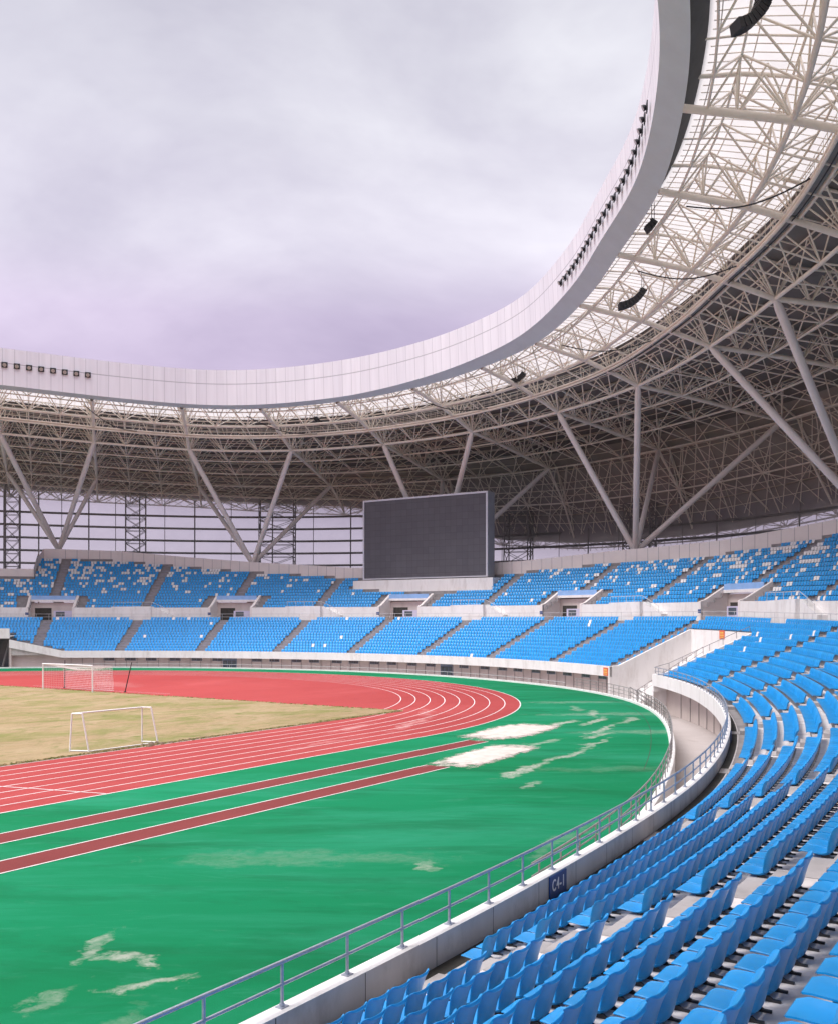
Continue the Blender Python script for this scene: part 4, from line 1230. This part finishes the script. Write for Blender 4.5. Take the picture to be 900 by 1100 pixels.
for k, o in enumerate(RINGS):
    mb = MB()
    chord(mb, o, True, .19 if o in (6.5, 14.0) else .13)
    o_a = max([x for x in UPR if x < o]); o_b = min([x for x in UPR if x > o] + [45.9])
    for oo in (o_a, o_b): chord(mb, oo, False, .085, 6)
    L = rp_(pan, o, True)
    for oo in (o_a, o_b):                     # four webs from each lower node: inverted pyramids
        U = rp_(half, oo, False)
        mb.bars(L[:-1], U, .078, 5); mb.bars(L[1:], U, .078, 5)
    chord(mb, o, False, .085, 6)
    Ud = rp_(half, o, False)
    mb.bars(L[:-1], Ud, .07, 5); mb.bars(L[1:], Ud, .07, 5)
    if k + 1 < len(RINGS):                    # lower-layer bracing to the next ring
        L2 = rp_(pan, RINGS[k + 1], True)
        sel = np.ones(len(pan), bool)
        mb.bars(L[sel], L2[sel], .085, 6)
    mb.build('ring_truss', [M['roof_steel'] if o < 15 else M['roof_steel_web']], roof, smooth='all')
for q in RAD:
    mb = MB()
    oo = np.array([-.05, 3.2, 6.5, 10.2, 14, 17.2, 20.5, 24.2, 28, 32, 36, 41, 45.6])
    pl = rp_(np.full(len(oo), q), oo, True); mb.bars(pl[:-1], pl[1:], np.where(oo[:-1] < 30, .26, .17), 10)
    om = np.array([.6, 3.2, 4.8, 8.4, 11.5, 15.6, 18.8, 22.4, 26.1, 30, 34, 38.6, 43.4])
    pu = rp_(np.full(len(om), q), om, False); mb.bars(pu[:-1], pu[1:], .13, 8)
    mb.bars(pl[1:], pu[1:], .085, 6); mb.bars(pl[1:-1], pu[2:], .085, 6)
    for d in (-1.2, 1.2):                     # side webs from the heavy chord
        pd = rp_(np.full(len(om), q + d), om, False); mb.bars(pl[1:-1], pd[1:-1], .07, 5); mb.bars(pl[1:-1], pd[2:], .07, 5)
    mb.build('radial_truss', M['roof_steel'], roof, smooth='all')
mb = MB()                                     # secondary radials of the upper layer
for i, q in enumerate(pan):
    if q in RAD: continue
    oo = np.r_[.6, np.linspace(3.2, 36, 9), np.linspace(38, 45.8, 6)]
    p = rp_(np.full(len(oo), q), oo, False); mb.bars(p[:-1], p[1:], .07, 5)
tag(mb.build('secondary_radials', M['roof_steel_web'], roof, smooth='all'), kind='stuff')
# small truss that carries the fascia
mb = MB()
A = rp_(pan, 1.4, True, .1); B = rp_(half, 3.2, False)
mb.bars(A[:-1], A[1:], .09, 6); mb.bars(A[:-1], B, .075, 5); mb.bars(A[1:], B, .075, 5)
mb.build('edge_truss', M['roof_steel'], roof, smooth='all')
# catwalk
mb = MB()
cs = segs(RS0, RS1, 1.0)
def cat(o, dz): 
    p, _ = EDGE.at(cs, o); return np.c_[p, zl(cs, 9.5) + dz]
for o, dz in ((9.1, .0), (10.3, .0), (9.1, -.32)):
    p = cat(o, dz); mb.bars(p[:-1], p[1:], .14, 6)
mb.build('catwalk_beam', M['roof_steel'], roof, smooth='all')
mb = MB(); mb.grid(np.stack([cat(9.2, .12), cat(10.2, .12)], 1)); cw = mb.build('catwalk', M['facade_steel'], roof)
mb = MB()
for o in (9.15, 10.25):
    for h in (1.15, .65):
        p = cat(o, .12 + h); mb.bars(p[:-1], p[1:], .025, 4)
    p = cat(o, .12); mb.bars(p, p + up * 1.15, .022, 4)
mb.build('handrail', M['roof_steel'], cw, smooth='all')
mb = MB()
p = cat(9.7, -.25); mb.bars(p[:-1], p[1:], .05, 4)
for qs, ql in ((-75, 9), (-60, 8), (-38, 10), (-10, 8), (15, 9), (38, 8)):    # dark cables slung from the catwalk
    t_ = np.linspace(0, 1, 14); a = rp_(np.array([qs + ql * .9]), 2.4, True)[0]; b = rp_(np.array([qs]), 9.4, True)[0]
    P = a[None] * (1 - t_[:, None]) + b[None] * t_[:, None]; P[:, 2] -= 1.0 * np.sin(t_ * math.pi)
    mb.bars(P[:-1], P[1:], .06, 5)
mb.build('cable', M['black'], roof, smooth='all')

# floodlights set in the fascia
def flood(q, h):
    p, n = EDGE.at(float(q), -2.0)
    rot = math.atan2(n[1], n[0]) - math.pi / 2
    zz = float(zb(q)) + h
    mb = MB(); mb.box((p[0], p[1], zz), (.78 if q > 0 else .55, .08, .74 if q > 0 else .66), rot)
    o = mb.build('floodlight', M['black'], roof)
    p2, _ = EDGE.at(float(q), -2.14)
    mb = MB(); a = np.array([p2[0], p2[1], zz - .02]); d = np.array([-n[0], -n[1], -.5]) * .14
    k_ = 1 if q > 0 else .72; mb.tube([a - d * .6, a, a + d], [.17 * k_, .27 * k_, .31 * k_], 10); mb.build('lamp', M['steel_dark'], o, smooth=True)
    mb = MB(); mb.tube([a + d * .98, a + d * 1.04], [.27 * k_, .25 * k_], 10); mb.build('lens', M['lens'], o, smooth=True)
for q in np.arange(44.7, 62, 1.55): flood(q, 2.95)
for q in np.arange(-76.5, -40, 1.62): flood(q, 2.3)

# ------------------------------------------------------------------ facade behind the stands
fac = thing('facade', 'glazed outer facade with dark steel rails behind the top of the stands', 'facade')
fs = segs(-164, 84, 1.0)
def fo_(h): return 43.9 + .02 * (h - 15)
def fp(q, h, d=0.0):
    q = np.asarray(q, float); h = np.broadcast_to(np.asarray(h, float), q.shape)
    p, _ = EDGE.at(q, fo_(h) + d); return np.c_[p, h]
mb = MB(); hh = [0, 8, 14, 20, 26]
mb.grid(np.stack([fp(fs, h, .35) for h in hh] + [fp(fs, zu(fs, 44.3) + .2, .35)], 1)); mb.build('glazing', M['facade_glazing'], fac)
for h in (12.5, 14.6, 16.9, 19.2, 21.5, 23.8, 26.1):
    p = fp(fs, h); ok = zl(fs, 44) > h + .1
    run = []
    for k in range(len(fs)):
        if ok[k]: run.append(p[k])
        if run and (not ok[k] or k == len(fs) - 1):
            if len(run) > 2:
                mb = MB(); mb.tube(run, .20, 4); mb.build('rail', M['facade_steel'], fac)
            run = []
vs = np.arange(-70, 84, 3.2)
mb = MB()
for i, q in enumerate(vs):
    ht = float(zl(q, 44)) + .5
    mb.bars(fp([q], 0, .05), fp([q], ht, .05), .12 if i % 2 == 0 else .06, 4)
mb.build('mullion', M['facade_steel'], fac)
mb = MB()
q = np.arange(-70, 84, 6.4)
mb.bars(fp(q[:-1], 12.5, -.1), fp(q[1:], 14.6, -.1), .08, 4); mb.bars(fp(q[:-1], 14.6, -.1), fp(q[1:], 12.5, -.1), .08, 4)
mb.build('bracing', M['facade_steel'], fac)
for q in (82, 69, 56.3, 39.3, 25.5, 11.5, 1.2, -12, -42, -55):
    mb = MB(); ht = float(zl(q, 42)) + .4
    zs = np.arange(0, ht, 2.3); zs = np.r_[zs, ht]
    w = 1.35
    lean = .0
    corners = [(q - w, -.9), (q + w, -.9), (q + w, -2.9), (q - w, -2.9)]
    for (a, d) in corners: mb.bars(fp([a], 0, d), fp([a], ht, d), .11, 5)
    for (a, d), (b, e) in zip(corners, corners[1:] + corners[:1]):
        for z0, z1 in zip(zs[:-1], zs[1:]):
            mb.bars(fp([a], z0, d), fp([b], z1, e), .06, 4); mb.bars(fp([b], z0, e), fp([a], z1, d), .06, 4); mb.bars(fp([a], z1, d), fp([b], z1, e), .06, 4)
    mb.build('lattice_mast', M['facade_steel'], fac)

# ------------------------------------------------------------------ raking columns
CL = [(48.5, 14, 15, 'at the far left, above the seats beside the facade lattice'), (26.0, 12, 13, 'at the back of the upper tier, left of the scoreboard'),
      (3.5, 9, 9, 'standing directly behind the scoreboard'), (-21.0, 12, 12, 'right of the scoreboard, in front of the steel shell'),
      (-48.5, 15, 15, 'at the right edge, feet beyond the picture'), (-75, 17, 17, 'over the upper tier of the near stand, nearest of the tree columns')]
inner = {48.5: (57.0, 44.2), 26.0: (31.8, 20.3), 3.5: (8.2, -4.3), -21.0: (-16.4, -27.3), -48.5: (-41, -55.5), -75: (-68.5, -80.5)}
outer_n = {48.5: (57.0, 44.2), 26.0: (31.8, 20.3), 3.5: (8.2, -4.3), -21.0: (-16.4, -27.3), -48.5: (-41, -55.5), -75: (-68.5, -80.5)}
BASE = {48.5: (59.9, 68.3, 18.6), 26.0: (74.51, 36.58, 15.9), 3.5: (83.76, 5.83, 14.6), -21.0: (78.39, -28.96, 15.7), -48.5: (58.5, -60.2, 17.8), -75: (30, -79, 18)}
for q, _, _, where in CL:
    bx_, by_, bz_ = BASE[q]
    t_ = thing('tree_column', 'white four-armed steel tree column ' + where, 'column', (bx_, by_, bz_ - 1.0), 'steel tree columns holding up the roof')
    org = np.array([bx_, by_, bz_ - 1.0])
    mb = MB(); n_ = np.array([bx_, by_]) / math.hypot(bx_, by_); rot = math.atan2(n_[1], n_[0])
    mb.box((0, 0, -.7), (2.0, 2.3, 2.6), rot); mb.box((0, 0, -7), (1.6, 1.6, 10), rot)
    mb.build('pedestal', M['coping'], t_)
    mb = MB(); mb.tube([(0, 0, .55), (0, 0, .8), (0, 0, 1.6)], [.75, .7, .5], 12); mb.build('socket', M['column_white'], t_, smooth=True)
    for qq, o_n, r_ in [(inner[q][0], 14.0, .40), (inner[q][1], 14.0, .40), (outer_n[q][0], 36.0, .36), (outer_n[q][1], 36.0, .36)]:
        e = rp_(np.array([qq]), o_n, True)[0] - org
        b = np.array([0, 0, 1.1]); d = e - b
        tt = np.array([0, .04, .5, .96, 1.0])
        mb = MB(); mb.tube(b + d * tt[:, None], np.array([.55, 1, 1, 1, .6]) * r_, 12); mb.build('strut', M['column_white'], t_, smooth=True)

# ------------------------------------------------------------------ scoreboard
sb_ = thing('scoreboard', 'big blank dark video scoreboard on a white plinth above the upper seats', 'scoreboard', (74, 2.2, 12.6))
W2, H0, H1 = 10.95, .2, 12.35
mb = MB(); mb.box((1.0, 0, (H0 + H1) / 2), (1.9, 2 * W2, H1 - H0)); mb.build('housing', M['screen_side'], sb_)
mb = MB(); mb.box((.02, 0, (H0 + H1) / 2), (.05, 2 * W2 - .5, H1 - H0 - .5)); mb.build('display', M['screen_face'], sb_)
mb = MB()
for yy in (-W2 + .12, W2 - .12): mb.box((-.01, yy, (H0 + H1) / 2), (.16, .26, H1 - H0 + .02))
mb.box((-.012, 0, H1 - .12), (.16, 2 * W2 - .48, .26)); mb.box((-.012, 0, H0 + .06), (.16, 2 * W2 - .48, .14))
mb.build('frame', M['screen_frame'], sb_)
mb = MB(); mb.box((1.6, .3, -2.0), (4.0, 24.6, 4.1)); mb.build('plinth', M['wall_white'], sb_)
mb = MB()
for yy in np.linspace(-9, 9, 7): mb.bars([(2.2, yy, 0), (2.2, yy, 12)], [(5.5, yy, -2), (5.5, yy, 1)], .12, 6)
mb.build('back_brace', M['facade_steel'], sb_)

# ------------------------------------------------------------------ goals and poles
def pipe(name, pts, r, mat, parent):
    mb = MB()
    P = np.array(pts, float)
    if len(P) == 2: P = np.array([P[0], (P[0] + P[1]) / 2, P[1]])
    mb.tube(P, r, 10); return mb.build(name, mat, parent, smooth=True)
g1 = thing('football_goal', 'full-size white football goal with a pale net at the turf end', 'goal', (11.2, .85, .03))
for y in (-3.66, 3.66): pipe('post', [(0, y, 0), (0, y, 2.44)], .065, M['goal_white'], g1)
pipe('crossbar', [(0, -3.72, 2.44), (0, 3.72, 2.44)], .065, M['goal_white'], g1)
for y in (-3.66, 3.66): pipe('net_stay', [(0, y, 2.44), (1.2, y, 2.38), (2.2, y, 2.3)], .02, M['goal_white'], g1)
mb = MB()
yy = np.linspace(-3.66, 3.66, 38)
def netp(y, t): # t 0..1 top forward->back->down
    sag = .35 * math.sin(math.pi * min(t * 1.6, 1)) * (1 - (y / 3.66) ** 2) + .12 * (1 - (y / 3.66) ** 2)
    if t < .45: return (2.2 * t / .45, y, 2.42 - .12 * t / .45 - sag)
    f = (t - .45) / .55
    return (2.2 + .25 * f, y, (2.3 - sag) * (1 - f))
tt = np.linspace(0, 1, 24)
Gp = np.array([[netp(y, t_) for t_ in tt] for y in yy])
mb.bars(Gp[:-1].reshape(-1, 3), Gp[1:].reshape(-1, 3), .011, 3); mb.bars(Gp[:, :-1].reshape(-1, 3), Gp[:, 1:].reshape(-1, 3), .011, 3)
for y in (-3.66, 3.66):
    S_ = np.array([[(2.3 * a, y, 2.4 * b) for b in np.linspace(0, 1, 14)] for a in np.linspace(0, 1, 13)])
    mb.bars(S_[:-1].reshape(-1, 3), S_[1:].reshape(-1, 3), .006, 3); mb.bars(S_[:, :-1].reshape(-1, 3), S_[:, 1:].reshape(-1, 3), .006, 3)
mb.build('net', M['net'], g1)
def pole(loc, top, label):
    mb = MB(); mb.tube([(0, 0, 0), np.array(top) / 2, top], [.05, .045, .04], 8)
    mb.tube([(0, 0, -.02), (0, 0, .05), (0, 0, .07)], [.12, .11, .06], 10)
    o = mb.build('net_pole', M['pole_black'], smooth=True); o.location = loc
    return tag(o, label, 'pole', 'black net poles behind the goal')
pole((13.7, 4.6, .02), (.05, .0, 2.7), 'upright black pole seen through the net of the far goal')
pole((13.2, -4.9, .02), (.25, -.62, 2.75), 'leaning black pole standing to the right of the far goal')
g2 = thing('training_goal', 'small portable white training goal frame on the near turf edge', 'goal', (-13.4, -35.9, .03))
A0, A1 = (-2.35, .5), (2.25, .42); B0, B1 = (-1.9, -.42), (2.55, -.5)
H2 = 1.92
TA0, TA1 = (-2.28, .42), (2.18, .34); TB0, TB1 = (-2.05, -.1), (2.38, -.16)
for a, b in ((A0, TA0), (A1, TA1), (B0, TB0), (B1, TB1)): pipe('post', [(*a, 0), (*b, H2)], .042, M['goal_white'], g2)
pipe('crossbar', [(*TA0, H2), (*TA1, H2)], .045, M['goal_white'], g2)
for a, b in ((TA0, TB0), (TA1, TB1)): pipe('top_bar', [(*a, H2), (*b, H2)], .04, M['goal_white'], g2)
for a, b in ((A0, B0), (A1, B1)): pipe('ground_bar', [(*a, .04), (*b, .04)], .04, M['goal_white'], g2)
pipe('ground_bar', [(*B0, .03), (*B1, .03)], .03, M['goal_white'], g2)

# ------------------------------------------------------------------ line-array loudspeakers under the roof
def line_array(top, nbox, a0, a1, heading, scale, label):
    """boxes strung along a curve that starts steep and flattens out towards the heading"""
    t_ = thing('loudspeaker', label, 'loudspeaker', top, 'loudspeakers hung under the roof edge')
    d = np.array([math.cos(heading), math.sin(heading), 0.0])
    pos = np.zeros(3)
    step = .37 * scale
    from mathutils import Matrix
    for i in range(nbox):
        a = a0 + (a1 - a0) * i / max(nbox - 1, 1)
        tg = d * math.cos(a) - up * math.sin(a)
        nr = d * math.sin(a) + up * math.cos(a)
        pr = np.cross(nr, tg)
        mb = MB(); mb.hexa([(-.55 * scale, -.33 * scale, -.17 * scale), (.55 * scale, -.33 * scale, -.17 * scale), (.5 * scale, .33 * scale, -.15 * scale), (-.5 * scale, .33 * scale, -.15 * scale)],
                           [(-.55 * scale, -.33 * scale, .17 * scale), (.55 * scale, -.33 * scale, .17 * scale), (.5 * scale, .33 * scale, .15 * scale), (-.5 * scale, .33 * scale, .15 * scale)])
        o = mb.build('cabinet', M['black'], t_)
        o.matrix_local = Matrix(((pr[0], nr[0], tg[0], pos[0]), (pr[1], nr[1], tg[1], pos[1]), (pr[2], nr[2], tg[2], pos[2]), (0, 0, 0, 1)))
        if nbox > 3 and i in (nbox // 3, 2 * nbox // 3 + 1):
            mb = MB(); mb.box((.2 * scale, -.02 * scale, .18 * scale), (.06 * scale, .72 * scale, .05 * scale)); mb.box((-.2 * scale, -.02 * scale, .18 * scale), (.06 * scale, .72 * scale, .05 * scale)); b = mb.build('clamp', M['speaker_grey'], t_)
            b.matrix_local = o.matrix_local
        pos = pos + tg * step
    mb = MB(); mb.bars([(-.3, 0, .1), (.3, 0, .1)], [(-.3, 0, 2.6), (.3, 0, 2.6)], .03, 5); mb.box((0, 0, .25 * scale), (.9 * scale, .3 * scale, .08)); mb.build('hanger', M['steel_dark'], t_)
LEFT = math.atan2(.833, -.553)
for (x, y, z, n, a0, a1, hd, sc, lab) in [
        (3.3, -64.9, 38.2, 9, 1.35, .25, LEFT + .25, .84, 'large curved black loudspeaker array at the top edge of the picture'),
        (45.2, -42.6, 39.0, 9, .95, .12, LEFT, .92, 'curved black loudspeaker array hung below the translucent roof strip'),
        (30.1, -49.2, 39.2, 3, .9, .6, LEFT, .85, 'short black loudspeaker close under the grey soffit'),
        (65.9, -18.6, 38.4, 6, .8, .2, LEFT, .95, 'black loudspeaker array above and right of the scoreboard'),
        (67.6, 17.2, 37.0, 4, .9, .4, LEFT + 3.1, .95, 'black loudspeaker array above and left of the scoreboard'),
        (55.1, 37.9, 37.2, 3, .9, .5, LEFT + 3.1, .9, 'small black loudspeaker below the fascia at the far left')]:
    line_array((x, y, z), n, a0, a1, hd, sc, lab)

# ------------------------------------------------------------------ signs
def text_mesh(txt, size, name, mat, parent, loc, rot, squash=1.0):
    cu = bpy.data.curves.new(name, 'FONT'); cu.body = txt; cu.size = size; cu.extrude = .003; cu.align_x = 'CENTER'; cu.align_y = 'CENTER'; cu.offset = .004; cu.space_character = 1.22
    tmp = bpy.data.objects.new(name, cu); COL.objects.link(tmp)
    bpy.context.view_layer.update()
    me = bpy.data.meshes.new_from_object(tmp.evaluated_get(bpy.context.evaluated_depsgraph_get()))
    bpy.data.objects.remove(tmp)
    me.materials.clear(); me.materials.append(mat)
    o = bpy.data.objects.new(name, me); COL.objects.link(o); o.parent = parent
    o.location = loc; o.rotation_euler = rot; o.scale = (squash, 1, 1)
    return o
qs = -121.3
p, n_ = BOWL.at(qs, .285)
sg1 = thing('section_sign', 'small blue sign reading C4-1 on the near front wall', 'sign', (p[0], p[1], 1.33))
mb = MB(); mb.box((0, 0, 0), (.86, .03, .50)); mb.build('board', M['sign_blue'], sg1)
text_mesh('C4-1', .33, 'lettering', M['sign_letter'], sg1, (-.01, -.019, .04), (R(90), 0, 0), .84)
sg1.rotation_euler = (0, 0, math.atan2(n_[1], n_[0]) - math.pi / 2 + math.pi * 0)
sg1.rotation_euler = (0, 0, math.atan2(-n_[1], -n_[0]) - math.pi / 2)
p, n_ = BOWL.at(-94.0, .285)
sg2 = thing('section_sign', 'faded blue sign further along the front wall near the bend', 'sign', (p[0], p[1], float(zc(-94)) - .26))
mb = MB(); mb.box((0, 0, 0), (.86, .03, .46)); mb.build('board', M['sign_blue'], sg2)
sg2.rotation_euler = (0, 0, math.atan2(-n_[1], -n_[0]) - math.pi / 2)
def orange_sign(loc, rot, lab):
    t_ = thing('notice_sign', lab, 'sign', loc); t_.rotation_euler = (0, 0, rot)
    mb = MB(); mb.box((0, 0, 0), (.95, .03, .78)); mb.build('board', M['sign_orange'], t_)
    mb = MB()
    for zz, w, h in ((.17, .62, .16), (-.06, .74, .12), (-.24, .66, .08)): mb.box((0, -.02, zz), (w, .012, h))
    mb.build('marking', M['sign_yellow'], t_)
p, n_ = BOWL.at(TUN1 + .75, -.03)
orange_sign((p[0], p[1], 1.75), math.atan2(n_[1], n_[0]) - math.pi / 2 + 0, 'orange notice on the corner of the white fascia left of the tunnel')
p, n_ = BOWL.at(TUN1 - 5.0, ob - .06)
orange_sign((p[0], p[1], float(zrow(TUN1, TUN_ROWS)) - .12), math.atan2(n_[1], n_[0]) - math.pi / 2, 'orange notice on the white end wall of the tunnel')
